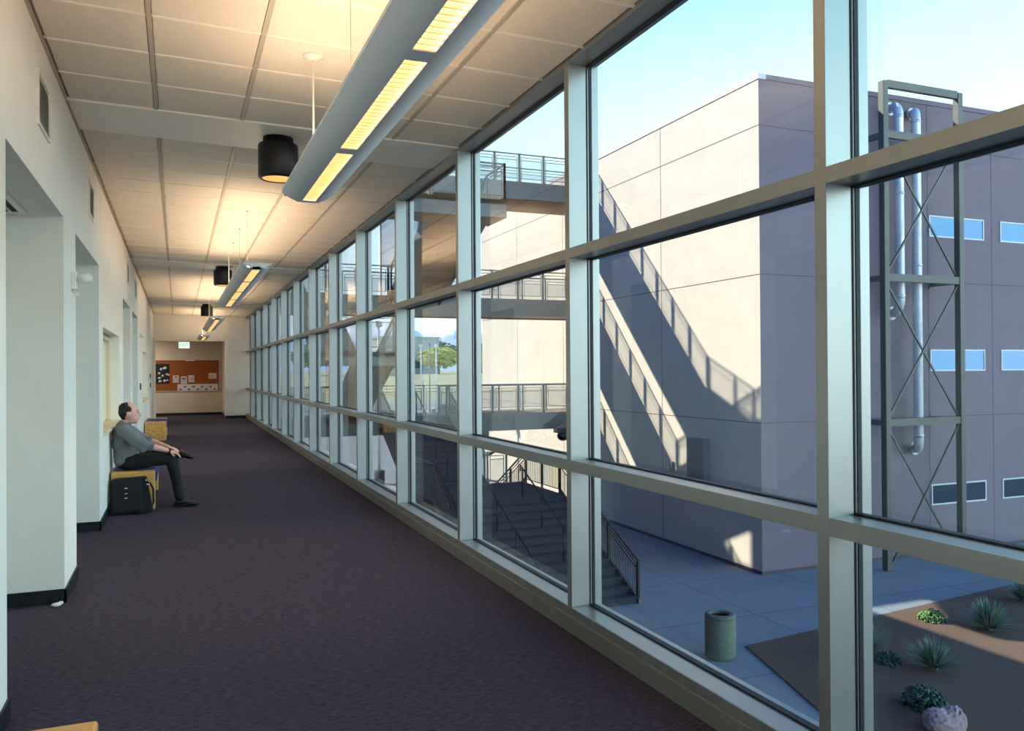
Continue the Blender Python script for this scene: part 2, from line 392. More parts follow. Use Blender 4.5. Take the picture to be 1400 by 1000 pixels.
# ------------------------------------------------------------------ interior fittings
def pendants():
    def arc(s):   # half profile from slot edge to the outer lip
        return [(s * (.042 + .123 * k / 10), .056 * (k / 10) ** 1.7) for k in range(11)]
    def make(y0, y1, label):
        xc, zb = .80, 2.765
        t = thing('pendant_light', (xc, (y0 + y1) / 2, ZP), label, 'ceiling light', 'linear pendant lights along the hall')
        bm = NB()
        for s in (-1, 1):
            pts = arc(s); inner = [(p[0], p[1] + .012) for p in pts]
            loop = pts + inner[::-1]
            A = [bm.verts.new((xc + x, y0, zb + z)) for x, z in loop]; B = [bm.verts.new((xc + x, y1, zb + z)) for x, z in loop]
            m = len(loop)
            for i in range(m):
                f = bm.faces.new((A[i], A[(i + 1) % m], B[(i + 1) % m], B[i])); f.smooth = False
            bm.faces.new(A); bm.faces.new(B[::-1])
            # upturned lip
            box(bm, *sorted((xc + s * .160, xc + s * .166)), y0, y1, zb + .056, zb + .074)
        for ye in (y0 + .004, y1 - .004):
            box(bm, xc - .15, xc + .15, ye - .004, ye + .004, zb + .03, zb + .07)
            box(bm, xc - .075, xc + .075, ye - .004, ye + .004, zb + .0, zb + .03)
        # solid bridges between the louvre lengths
        ks = [y1]; 
        yb = y1 - 1.35
        while yb > y0 + .3:
            box(bm, xc - .043, xc + .043, yb - .05, yb + .05, zb - .001, zb + .04); ks.append(yb); yb -= 1.35
        box(bm, xc - .043, xc + .043, y1 - .06, y1, zb - .001, zb + .03); box(bm, xc - .043, xc + .043, y0, y0 + .06, zb - .001, zb + .03)
        obj('housing', bm, M['lamp_grey'], t)
        bm = NB(); n = int((y1 - y0) / .05)
        for i in range(1, n):
            yy = y0 + i * (y1 - y0) / n
            box(bm, xc - .042, xc + .042, yy - .002, yy + .002, zb + .002, zb + .03)
        obj('louvre', bm, M['louvre'], t)
        bm = NB(); box(bm, xc - .04, xc + .04, y0 + .03, y1 - .03, zb + .045, zb + .05); obj('lamp', bm, M['bright'], t)
        bm = NB(); box(bm, xc - .10, xc + .10, y0 + .05, y1 - .05, zb + .0655, zb + .0705); obj('lamp', bm, M['uplight'], t)
        bm = NB(); tube(bm, [(xc, y1 - .26, zb + .07), (xc, y1 - .26, ZP - .01)], .007, 8); lathe(bm, (xc, y1 - .26, ZP - .005), [(0, -.02), (.03, -.02), (.065, -.004), (.065, .004)], 20)
        obj('stem', bm, M['white_paint'], t)
        for q in range(1, 5):
            yy = y1 - .12 - 1.34 * q
            if yy < y0: break
            bm = NB(); tube(bm, [(xc, yy, zb + .07), (xc, yy, ZP - .006)], .0022, 6); lathe(bm, (xc, yy, ZP), [(0, -.02), (.012, -.02), (.012, -.004)], 10); obj('suspension_cable', bm, M['slot'], t)
        return t
    make(.1, 5.5, 'long grey pendant light with glowing louvre, nearest and largest of the four')
    make(9.27, 14.67, 'second grey pendant light from the front, beyond the nearest black downlight')
    make(18.44, 23.84, 'third grey pendant light from the front, above the far half of the hall')
    make(27.2, 30.3, 'farthest and smallest grey pendant light, just in front of the end wall')
    def down(y, label):
        t = thing('ceiling_downlight', (.80, y, ZP - .004), label, 'ceiling light', 'black cylinder downlights')
        bm = NB(); z = ZP - .004
        lathe(bm, (.80, y, z), [(0, 0), (.125, 0), (.125, -.045), (.16, -.06), (.165, -.075), (.165, -.335), (.15, -.35), (.135, -.35), (.13, -.30), (.08, -.20), (0, -.2)], 40)
        obj('housing', bm, M['black_metal'], t, fix=True)
        bm = NB(); lathe(bm, (.80, y, z), [(.132, -.344), (.12, -.30), (.07, -.215)], 32); obj('reflector', bm, M['louvre'], t)
        bm = NB(); lathe(bm, (.80, y, z), [(0, -.3), (.035, -.29), (.045, -.26), (.03, -.22), (0, -.21)], 16)
        obj('bulb', bm, M['bulb'], t)
    down(7.18, 'black cylinder downlight with lit reflector, nearest of the three, left of the big pendant')
    down(16.36, 'black cylinder downlight above the near end of the second pendant light')
    down(25.5, 'farthest small black cylinder downlight near the end wall')

def wall_fittings():
    def vent(y0, y1, label):
        z0, z1 = 3.12, 3.455
        t = thing('wall_vent', (XL, y0, z0), label, 'vent', 'white return air grilles high on the left wall')
        bm = NB(); f = .025
        box(bm, XL, XL + .012, y0, y1, z0, z0 + f); box(bm, XL, XL + .012, y0, y1, z1 - f, z1); box(bm, XL, XL + .012, y0, y0 + f, z0 + f, z1 - f); box(bm, XL, XL + .012, y1 - f, y1, z0 + f, z1 - f)
        obj('frame', bm, M['white_paint'], t)
        bm = NB(); box(bm, XL + .0005, XL + .002, y0 + f, y1 - f, z0 + f, z1 - f, 1)
        z = z0 + f + .008
        while z < z1 - f - .006:
            slp = [(XL + .002, z), (XL + .011, z - .012)]
            v = [bm.verts.new(p) for p in ((slp[0][0], y0 + f, slp[0][1]), (slp[0][0], y1 - f, slp[0][1]), (slp[1][0], y1 - f, slp[1][1]), (slp[1][0], y0 + f, slp[1][1]))]
            bm.faces.new(v); z += .021
        obj('louvre', bm, [M['lamp_grey'], M['slot']], t, fix=False)
    vent(5.50, 5.96, 'white wall vent above the nearest alcove, largest in view')
    vent(8.52, 8.95, 'white wall vent high above the second alcove')
    vent(14.66, 15.2, 'third white wall vent from the front, high above the third alcove')
    vent(17.4, 17.95, 'fourth and farthest white wall vent, high above the fourth alcove')
    # alcove ceiling diffuser
    t = thing('ceiling_diffuser', (-1.2, 6.2, 2.78), 'white slotted air diffuser in the soffit of the nearest alcove', 'vent')
    bm = NB()
    box(bm, -1.30, -.97, 5.75, 5.79, 2.765, 2.78); box(bm, -1.30, -.97, 6.54, 6.58, 2.765, 2.78); box(bm, -1.01, -.97, 5.79, 6.54, 2.765, 2.78); box(bm, -1.30, -1.26, 5.79, 6.54, 2.765, 2.78)
    obj('frame', bm, M['white_paint'], t)
    bm = NB(); box(bm, -1.26, -1.01, 5.79, 6.54, 2.777, 2.7795, 1)
    for x in (-1.215, -1.165, -1.115, -1.065): box(bm, x, x + .012, 5.79, 6.54, 2.763, 2.777)
    obj('blade', bm, [M['white_paint'], M['gasket']], t)
    # motion detector on the first pier
    t = thing('emergency_lamp', (XL, 7.2, 2.35), 'small white wall-mounted lamp head on the pier between first and second alcove', 'lamp')
    bm = NB(); box(bm, XL, XL + .035, 7.14, 7.24, 2.30, 2.44); obj('back_box', bm, M['white_paint'], t, .006)
    bm = NB(); tube(bm, [(XL + .03, 7.19, 2.38), (XL + .075, 7.19, 2.39)], .013, 10); tube(bm, [(XL + .06, 7.17, 2.375), (XL + .12, 7.22, 2.40)], [.035, .042], 16); obj('lamp_head', bm, M['white_paint'], t)
    bm = NB(); tube(bm, [(XL + .012, 7.19, 2.30), (XL + .03, 7.19, 2.26), (XL + .05, 7.19, 2.27)], .014, 10); obj('bracket', bm, M['white_paint'], t)
    t = thing('emergency_lamp', (XL, 19.3, 2.45), 'tiny white lamp head on the wall beyond the fourth alcove', 'lamp')
    bm = NB(); box(bm, XL, XL + .03, 19.25, 19.35, 2.40, 2.5); obj('back_box', bm, M['white_paint'], t, .005)
    bm = NB(); tube(bm, [(XL + .03, 19.3, 2.45), (XL + .09, 19.32, 2.44)], [.03, .04], 12); obj('lamp_head', bm, M['white_paint'], t)
    # sockets and switches
    t = thing('power_outlet', (-1.25, 6.69, .85), 'black-slotted power outlet low on the far side of the nearest alcove', 'outlet')
    bm = NB(); box(bm, -1.345, -1.255, 6.68, 6.69, .79, .91); obj('cover_plate', bm, M['white_paint'], t, .002)
    bm = NB(); box(bm, -1.325, -1.275, 6.677, 6.681, .80, .90); obj('socket', bm, M['gasket'], t)
    for y, z, lb in ((19.6, 1.35, 'dark card reader on the wall just beyond the fourth alcove'), (26.6, 1.55, 'upper dark switch on the left wall near the far end'), (26.7, 1.28, 'lower dark switch on the left wall near the far end')):
        bm = NB(); box(bm, XL, XL + .025, y - .04, y + .04, z - .07, z + .07); o = obj('wall_switch', bm, M['gasket'], bevel=.004); tag(o, lb, 'switch')
    t = thing('wall_strobe', (XL, 27.5, 2.72), 'small grey strobe high on the left wall near the end wall', 'alarm')
    bm = NB(); box(bm, XL, XL + .04, 27.4, 27.6, 2.68, 2.78); obj('back_box', bm, M['lamp_grey'], t, .004)
    bm = NB(); box(bm, XL + .04, XL + .06, 27.45, 27.55, 2.70, 2.76); obj('lens', bm, M['chrome'], t, .004)
    # crumb on carpet
    bm = NB(); ell(bm, (-.80, 6.60, .012), (.035, .03, .014)); ell(bm, (-.775, 6.62, .018), (.018, .02, .012))
    tag(obj('paper_scrap', bm, M['paper']), 'small crumpled white scrap on the carpet by the first pier', 'litter')
    # exit sign
    t = thing('exit_sign', (.22, 31.2, 2.74), 'green and white EXIT sign hanging under the opening head', 'sign')
    bm = NB(); box(bm, .03, .41, 31.12, 31.16, 2.49, 2.74); box(bm, .19, .25, 31.12, 31.16, 2.74, 3.0); obj('case', bm, M['white_paint'], t, .004)
    bm = NB(); box(bm, .045, .395, 31.117, 31.12, 2.505, 2.725); obj('face', bm, M['exit_white'], t)
    cu = bpy.data.curves.new('exit_text', 'FONT'); cu.body = 'EXIT'; cu.size = .2; cu.extrude = .002; cu.align_x = 'CENTER'; cu.align_y = 'CENTER'
    tx = bpy.data.objects.new('lettering', cu); COL.objects.link(tx); tx.parent = t; tx.location = (0, -.086, -.125); tx.rotation_euler = (PI / 2, 0, 0); tx.scale = (.78, 1, 1); cu.materials.append(M['exit_green'])
    dg = bpy.context.evaluated_depsgraph_get(); me = bpy.data.meshes.new_from_object(tx.evaluated_get(dg)); me.materials.clear(); me.materials.append(M['exit_green'])
    lt = bpy.data.objects.new('lettering', me); COL.objects.link(lt); lt.parent = t; lt.location = tx.location; lt.rotation_euler = tx.rotation_euler; lt.scale = tx.scale; bpy.data.objects.remove(tx)
    # smoke detector in lobby
    bm = NB(); lathe(bm, (-.2, 32.6, 3.0), [(0, -.06), (.04, -.055), (.055, -.03), (.07, -.02), (.07, 0)], 16); tag(obj('smoke_detector', bm, M['gasket']), 'small dark sprinkler head on the lobby ceiling left of the exit sign', 'detector')

def corkboard():
    y = 33.965
    t = thing('cork_board', (.0, y, 1.5), 'long brown cork notice board on the lobby wall', 'notice board')
    bm = NB(); box(bm, -1.6, 1.50, y - .015, y, .95, 2.12); obj('cork_panel', bm, M['cork'], t)
    bm = NB(); box(bm, -1.63, 1.53, y - .022, y, 2.12, 2.14); box(bm, -1.63, 1.53, y - .022, y, .93, .95); box(bm, 1.5, 1.53, y - .022, y, .95, 2.12); box(bm, -1.63, -1.6, y - .022, y, .95, 2.12); obj('frame', bm, M['plaster_dim'], t)
    z = y - .016
    def sheet(x0, x1, z0, z1, name, m, label, cat, marks=(), tilt=0, group=None):
        e = thing(name, ((x0 + x1) / 2, z, (z0 + z1) / 2), label, cat, group)
        bm = NB(); box(bm, x0, x1, z - .002, z, z0, z1); obj('sheet', bm, m, e)
        if marks:
            bm = NB()
            for (a, b, c, d) in marks: box(bm, x0 + a, x0 + b, z - .003, z - .0021, z0 + c, z0 + d)
            obj('print', bm, M['paper_blue'] if name == 'banner' else M['joint'], e)
        e.rotation_euler = (0, tilt, 0)
    lines = [(.03, .2, .05 + .035 * i, .06 + .035 * i) for i in range(5)]
    g = 'white notices pinned to the cork board'
    sheet(-.16, .05, 1.27, 1.54, 'notice', M['paper'], 'white notice on cork board, first to the right of the dark poster', 'notice', lines + [(.07, .14, .19, .24)], .01, g)
    sheet(.12, .34, 1.22, 1.50, 'notice', M['paper'], 'white notice on cork board, middle and lowest of the row of three', 'notice', lines + [(.04, .17, .17, .22)], -.01, g)
    sheet(.39, .60, 1.27, 1.54, 'notice', M['paper'], 'white notice on cork board, right-hand sheet of the row of three', 'notice', lines, 0, g)
    sheet(1.12, 1.41, 1.40, 1.62, 'notice', M['paper'], 'single landscape white notice near the right edge of the cork board', 'notice', lines[:3], 0, g)
    bl = []
    for i in range(9):
        a = .06 + i * .155; bl.append((a, a + .09, .03 + .10 * (i % 2), .09 + .10 * (i % 2)))
    sheet(.0, 1.46, .94, 1.20, 'banner', M['paper'], 'long white paper strip with blue pictures along the bottom of the cork board', 'poster', bl)
    sheet(-.80, -.28, 1.22, 1.98, 'poster', M['poster'], 'dark poster with pale figures at the left of the cork board', 'poster')
    bm = NB(); random.seed(3)
    for i in range(12): ell(bm, (-.75 + .45 * random.random(), z - .004, 1.30 + .6 * random.random()), (.04 + .03 * random.random(), .002, .03 + .03 * random.random()), sub=1)
    p = [o for o in COL.objects if o.name.startswith('poster')][0]
    obj('picture', bm, M['lamp_grey'], p)
    bm = NB(); box(bm, .28, .62, y - .05, y - .0225, 2.09, 2.15); tag(obj('sign_holder', bm, M['paper']), 'small white header strip at the top edge of the cork board', 'sign')

def benches():
    def make(y0, L, label):
        t = thing('bench', (-.5, y0, 0), label, 'bench', 'oak benches with blue seats along the left wall')
        x0, x1, h, w = -.735, -.255, .465, .16
        for k, ya in enumerate((y0, y0 + L - w)):
            bm = NB(); box(bm, x0, x1, ya, ya + w, .0, h)
            e = obj('end_block', bm, M['wood'], t, .012)
            yf = ya if k == 0 else ya + w
            sgn = -1 if k == 0 else 1
            bm = NB(); f0, f1 = sorted((yf, yf + sgn * .006))
            box(bm, x0 + .06, x0 + .068, f0, f1, .06, h - .06); box(bm, x1 - .098, x1 - .09, f0, f1, .06, h - .06); box(bm, x0 + .068, x1 - .098, f0, f1, h - .068, h - .06); box(bm, x0 + .068, x1 - .098, f0, f1, .06, .068)
            obj('groove', bm, M['wood_dark'], e)
            bm = NB()
            for q in range(5):
                cx = x0 + .11 + q * .055
                ell(bm, (cx, yf + sgn * .001, .30 + .05 * math.sin(q * 2.1)), (.03, .006, .045), Matrix.Rotation(.6 * (-1) ** q, 3, 'Y'), 2)
                ell(bm, (cx, yf + sgn * .001, .16 + .04 * math.cos(q * 1.7)), (.03, .006, .045), Matrix.Rotation(-.6 * (-1) ** q, 3, 'Y'), 2)
            obj('carved_panel', bm, M['wood'], e)
        bm = NB(); box(bm, x0 + .01, x1 + .015, y0 + w + .002, y0 + L - w - .002, .30, .452); obj('seat_cushion', bm, M['blue_fabric'], t, .03)
        bm = NB(); box(bm, x0 + .03, x1 - .03, y0 + w, y0 + L - w, .22, .298); obj('seat_rail', bm, M['black_metal'], t)
        return t
    b = make(10.8, 1.9, 'oak bench with blue seat that the man sits on')
    b2 = dup(b, (0, 10.8, 0), 'oak bench with blue seat standing empty beyond the man')
    dup(b, (0, -9.56, 0), 'oak bench whose corner just shows at the bottom left edge')
    for c in b2.children:
        pass
    # black bag leaning on the bench end
    t = thing('laptop_bag', (-.5, 10.6, 0), 'black laptop bag leaning against the near end of the bench', 'bag')
    bm = NB()
    v = []
    prof = [(-.735, .0), (-.72, .40), (-.36, .42), (-.34, .40), (-.27, .02)]
    A = [bm.verts.new((x, 10.50 + .12 * (z / .4), z)) for x, z in prof]; B = [bm.verts.new((x, 10.66 + .08 * (z / .4), z)) for x, z in prof]
    for i in range(5): bm.faces.new((A[i], A[(i + 1) % 5], B[(i + 1) % 5], B[i]))
    bm.faces.new(A); bm.faces.new(B)
    obj('case', bm, M['black_fabric'], t, .03)
    bm = NB(); A = [bm.verts.new((x, 10.475 + .12 * (z / .4), z)) for x, z in ((-.71, .03), (-.70, .385), (-.40, .40), (-.385, .03))]; B = [bm.verts.new((a.co.x, a.co.y + .05, a.co.z)) for a in A]
    for i in range(4): bm.faces.new((A[i], A[(i + 1) % 4], B[(i + 1) % 4], B[i]))
    bm.faces.new(A); bm.faces.new(B); obj('front_flap', bm, M['black_fabric'], t, .015)
    for z in (.19, .24, .30):
        bm = NB(); ell(bm, (-.56, 10.465 + .12 * (z / .4), z), (.018, .006, .011)); obj('buckle', bm, M['chrome'], t)
    bm = NB(); tube(bm, [(-.345, 10.58, .37), (-.30, 10.57, .34), (-.27, 10.56, .28), (-.265, 10.55, .12), (-.33, 10.49, .02), (-.45, 10.47, .015)], .012, 8); obj('shoulder_strap', bm, M['black_fabric'], t)
    bm = NB(); ell(bm, (-.325, 10.55, .335), (.02, .01, .014)); ell(bm, (-.345, 10.55, .385), (.008, .008, .014)); obj('strap_clip', bm, M['chrome'], t)

# ------------------------------------------------------------------ the seated man
def remesh(o, vox, smooth=6):
    r = o.modifiers.new('remesh', 'REMESH'); r.mode = 'VOXEL'; r.voxel_size = vox; r.use_smooth_shade = True
    s = o.modifiers.new('smooth', 'SMOOTH'); s.factor = .5; s.iterations = smooth

def man():
    Y = 11.10
    t_lab = 'balding man in grey shirt and black trousers sitting cross-legged on the bench'
    # ---- body: one continuous skin surface (head, neck, trunk, arms, hands, legs)
    bm = NB()
    hc = Vector((-.545, Y - .02, 1.165))
    ell(bm, hc, (.098, .078, .112), sub=3)                       # cranium
    ell(bm, hc + Vector((-.012, 0, .035)), (.098, .078, .09), sub=3)
    ell(bm, hc + Vector((.045, 0, -.065)), (.062, .058, .075), sub=3)   # face
    ell(bm, hc + Vector((.062, 0, -.112)), (.038, .036, .026))    # chin
    ell(bm, hc + Vector((.022, 0, -.105)), (.062, .056, .035))    # jaw
    ell(bm, hc + Vector((.085, 0, .022)), (.02, .052, .018))      # brow
    ell(bm, hc + Vector((.108, 0, -.030)), (.024, .012, .028), Matrix.Rotation(-.35, 3, 'Y'))  # nose
    ell(bm, hc + Vector((.118, 0, -.046)), (.015, .015, .011))
    for s in (-1, 1):
        ell(bm, hc + Vector((.068, s * .038, -.035)), (.022, .018, .02))     # cheek
        ell(bm, hc + Vector((-.012, s * .080, -.018)), (.022, .009, .034), Matrix.Rotation(.2, 3, 'Y'))  # ear
        ell(bm, hc + Vector((-.022, s * .086, -.012)), (.010, .006, .024))
    ell(bm, hc + Vector((.102, 0, -.074)), (.014, .024, .007))    # upper lip
    ell(bm, hc + Vector((.098, 0, -.088)), (.014, .02, .007))     # lower lip
    capsule(bm, (-.60, Y, .99), (-.565, Y - .01, 1.09), .062, .055)   # neck
    # trunk and limbs under clothes
    for a, b, ra, rb in (
        ((-.60, Y, .60), (-.62, Y, .90), .12, .12),
        ((-.62, Y - .15, .93), (-.62, Y + .15, .93), .06, .06),
        ((-.55, Y - .11, .56), (-.08, Y - .15, .585), .078, .056),
        ((-.55, Y + .11, .56), (-.10, Y + .36, .66), .078, .056),
        ((-.08, Y - .15, .57), (.015, Y - .21, .12), .05, .034),
        ((-.10, Y + .36, .64), (.03, Y - .0, .635), .05, .034)): capsule(bm, a, b, ra, rb)
    RS, RE, RW = Vector((-.60, Y - .215, .955)), Vector((-.355, Y - .275, .775)), Vector((-.095, Y - .20, .690))
    LS, LE, LW = Vector((-.60, Y + .215, .955)), Vector((-.37, Y + .27, .80)), Vector((-.105, Y + .03, .715))
    for S, E_, W in ((RS, RE, RW), (LS, LE, LW)):
        capsule(bm, S, E_, .045, .038); capsule(bm, E_, E_ + (W - E_) * .35, .039, .042); capsule(bm, E_ + (W - E_) * .35, W, .042, .026)
    def hand(W, d, nrm, side, curl):
        d = d.normalized(); nrm = nrm.normalized(); lat = d.cross(nrm).normalized() * side
        P = W + d * .045
        rot = Matrix((d, lat, nrm)).transposed()
        ell(bm, P, (.052, .042, .016), rot, 3); ell(bm, W + d * .012, (.028, .026, .02), rot)
        for i, (ln, off) in enumerate(((.068, .030), (.078, .010), (.072, -.010), (.056, -.029))):
            p0 = P + d * .038 + lat * off; dd = d.copy(); q = p0
            for j, f in enumerate((.45, .32, .23)):
                ang = curl * (j + 1) * .5
                dd = (d * math.cos(ang) - nrm * math.sin(ang)); q2 = q + dd * ln * f
                capsule(bm, q, q2, .0088 - .0006 * j, .0082 - .0006 * j, 8); q = q2
        p0 = W + d * .018 + lat * .03; p1 = p0 + (d * .6 + lat * .8 - nrm * .3).normalized() * .036; p2 = p1 + (d * .9 + lat * .2 - nrm * .35).normalized() * .03
        capsule(bm, p0, p1, .012, .0105, 8); capsule(bm, p1, p2, .0105, .0085, 8)
    hand(RW, Vector((.9, .12, -.36)), Vector((.30, -.25, .92)), 1, .55)
    hand(LW, Vector((.75, -.62, -.22)), Vector((.12, -.1, .98)), -1, .5)
    root = obj('person', bm, M['skin'], fix=False)
    remesh(root, .0055, 3); tag(root, t_lab, 'person')
    def cl(name, shapes, m, vox=.009, sm=8, bumpy=None):
        bm = NB()
        for s in shapes:
            if s[0] == 'c': capsule(bm, *s[1:])
            else: ell(bm, s[1], s[2], s[3] if len(s) > 3 else None, 3)
        o = obj(name, bm, m, root, fix=False); remesh(o, vox, sm); return o
    # shirt
    sh = [('e', (-.615, Y, .90), (.13, .20, .12)), ('e', (-.62, Y, .80), (.128, .18, .16)), ('e', (-.60, Y, .66), (.135, .175, .15)), ('e', (-.585, Y, .57), (.14, .18, .09)), ('e', (-.56, Y - .02, .66), (.13, .15, .12)),
          ('e', (-.50, Y, .56), (.13, .17, .07)),
          ('c', (-.61, Y, .98), (-.59, Y, 1.03), .10, .066),
          ('e', (-.60, Y - .02, 1.035), (.074, .07, .018))]
    for S, E_, W in ((RS, RE, RW), (LS, LE, LW)):
        sh += [('c', S + Vector((-.005, 0, 0)), E_, .074, .060), ('c', E_, E_ + (W - E_) * .10, .060, .056), ('c', E_ + (W - E_) * .10, E_ + (W - E_) * .18, .060, .058),
               ('e', S, (.08, .08, .08)), ('e', E_ + Vector((-.03, 0, -.03)), (.06, .05, .06)), ('c', S + Vector((.03, 0, -.06)), E_ + Vector((-.03, 0, -.035)), .06, .05)]
    s_ = cl('shirt', sh, M['shirt'], .008, 5)
    tx = bpy.data.textures.new('folds', 'CLOUDS'); tx.noise_scale = .09
    d = s_.modifiers.new('folds', 'DISPLACE'); d.texture = tx; d.strength = .022; d.texture_coords = 'LOCAL'
    for W, E_ in ((RW, RE), (LW, LE)):
        bm = NB()
        p = E_ + (W - E_) * .17; ax = (W - E_).normalized()
        for k in range(3): tube(bm, [p + ax * (.012 * k - .010), p + ax * (.012 * k)], [.061 - .002 * k, .062 - .002 * k], 18)
        obj('rolled_cuff', bm, M['shirt'], root)
    # trousers: crossed legs
    tr = [('e', (-.56, Y, .555), (.145, .185, .10)),
          ('c', (-.54, Y - .10, .562), (-.30, Y - .135, .585), .098, .088), ('c', (-.30, Y - .135, .585), (-.075, Y - .155, .592), .088, .074),
          ('c', (-.54, Y + .10, .562), (-.10, Y + .36, .665), .098, .072),
          ('c', (-.07, Y - .155, .585), (-.02, Y - .18, .33), .076, .062), ('c', (-.02, Y - .18, .33), (.02, Y - .21, .11), .062, .056),
          ('c', (-.10, Y + .36, .645), (-.02, Y + .12, .65), .070, .058), ('c', (-.02, Y + .12, .65), (.02, Y + .03, .645), .058, .050)]
    t_ = cl('trousers', tr, M['trousers'], .009, 6)
    d = t_.modifiers.new('folds', 'DISPLACE'); d.texture = tx; d.strength = .014; d.texture_coords = 'LOCAL'
    # shoes
    cl('shoe', [('c', (.00, Y - .215, .055), (.10, Y - .235, .045), .044, .040), ('e', (.165, Y - .25, .036), (.075, .045, .034)), ('c', (.01, Y - .212, .06), (.015, Y - .21, .10), .044, .040), ('e', (-.01, Y - .212, .03), (.05, .038, .028)), ('e', (.08, Y - .235, .016), (.15, .042, .016), Matrix.Rotation(-.14, 3, 'Z'))], M['shoe'], .006, 3)
    cl('shoe', [('c', (.035, Y - .03, .63), (.08, Y - .05, .620), .043, .040), ('e', (.125, Y - .08, .605), (.068, .044, .036), Matrix.Rotation(.2, 3, 'Y')), ('e', (.03, Y - .02, .61), (.045, .04, .04)), ('c', (.03, Y - .0, .64), (.035, Y - .02, .635), .044, .042)], M['shoe'], .006, 3)
    # hair ring around a bald crown
    hr = [('e', hc + Vector((-.060, 0, .012)), (.068, .088, .092)), ('e', hc + Vector((-.045, 0, .055)), (.080, .084, .068)), ('e', hc + Vector((-.06, 0, -.055)), (.04, .06, .04)), ('e', hc + Vector((-.005, -.062, .035)), (.035, .024, .045)), ('e', hc + Vector((-.005, .062, .035)), (.035, .024, .045)), ('e', hc + Vector((-.03, 0, .098)), (.050, .05, .026))]
    cl('hair', hr, M['hair'], .006, 2)
    bm = NB()
    for s in (-1, 1): ell(bm, hc + Vector((.096, s * .030, -.004)), (.008, .013, .007))
    obj('eye', bm, M['black_metal'], root)
    bm = NB()
    for s in (-1, 1): ell(bm, hc + Vector((.100, s * .032, .020)), (.008, .019, .0045))
    obj('eyebrow', bm, M['hair'], root)
    bm = NB(); ax = (RW - RE).normalized(); tube(bm, [RW - ax * .012, RW + ax * .010], .030, 18); ell(bm, RW + Vector((0, -.01, .030)), (.018, .018, .006)); obj('watch', bm, M['black_metal'], root)

# ------------------------------------------------------------------ exterior
def railing(parent, path, rail_h=1.07, step=1.45, mesh=True, picket=False, post_w=.055):
    m_ = M['black_metal'] if picket else M['steel']
    """guard along a list of base points: one rail mesh, each post and each mesh panel its own sub-part"""
    bm = NB(); posts = []; panels = []
    for a, b in zip(path, path[1:]):
        a = Vector(a); b = Vector(b); L = (Vector((b.x, b.y, 0)) - Vector((a.x, a.y, 0))).length
        n = max(1, round(L / step))
        bar(bm, a + Vector((0, 0, rail_h)), b + Vector((0, 0, rail_h)), .05, .04)
        for i in range(n):
            p = a.lerp(b, i / n); q = a.lerp(b, (i + 1) / n)
            if not posts or (posts[-1] - p).length > .01: posts.append(p)
            posts.append(q)
            u = (q - p); hu = Vector((u.x, u.y, 0)).normalized(); tt = .09 / L * n
            p2 = p.lerp(q, tt); q2 = q.lerp(p, tt)
            Z = lambda h: Vector((0, 0, h))
            for h in (.95, .84, .13): bar(bm, p2 + Z(h), q2 + Z(h), .022, .022)
            bar(bm, p2 + Z(.12), p2 + Z(.95), .022, .022); bar(bm, q2 + Z(.12), q2 + Z(.95), .022, .022)
            if mesh: panels.append((p2, q2, hu))
            if picket:
                m = int(L / n / .11)
                for j in range(1, m):
                    r = p2.lerp(q2, j / m); bar(bm, r + Z(.13), r + Z(.84), .014, .014)
    r = obj('railing', bm, m_, parent)
    for p in posts:
        bm = NB(); bar(bm, p, p + Vector((0, 0, rail_h + .03)), post_w, post_w); obj('post', bm, m_, r)
    for p, q, hu in panels:
        s = Vector((-hu.y, hu.x, 0)) * .003; bm = NB()
        v = [bm.verts.new(c + d) for d in (s, -s) for c in (p + Vector((0, 0, .13)), q + Vector((0, 0, .13)), q + Vector((0, 0, .84)), p + Vector((0, 0, .84)))]
        bm.faces.new(v[:4]); obj('mesh_panel', bm, M['screen'], r, fix=False)
        # one wire layer only: the unused back vertices are dropped
    return r

def flight(parent, x0, x1, ya, za, yb, zb, n, m_step, stringer=.30, soffit=True, deep=None):
    bm = NB(); r = (zb - za) / n; g = (yb - ya) / n
    for i in range(n):
        y0, y1 = sorted((ya + g * i, ya + g * (i + 1))); zt = za + r * (i + 1) if r > 0 else za + r * i
        if deep is not None: box(bm, x0 + .04, x1 - .04, y0, y1, deep, zt)
        else:
            box(bm, x0 + .04, x1 - .04, y0, y1 + .0, zt - abs(r) - .05, zt)
    obj('step', bm, m_step, parent)
    for xa in (x0, x1 - .04):
        bm = NB(); slopebar(bm, xa, xa + .04, ya, za + .16, yb, zb + .16, stringer + .22); obj('stringer', bm, M['steel'], parent)
    if soffit:
        bm = NB(); slopebar(bm, x0 + .04, x1 - .04, ya, za - .2, yb, zb - .2, .03); obj('soffit', bm, M['soffit'], parent)

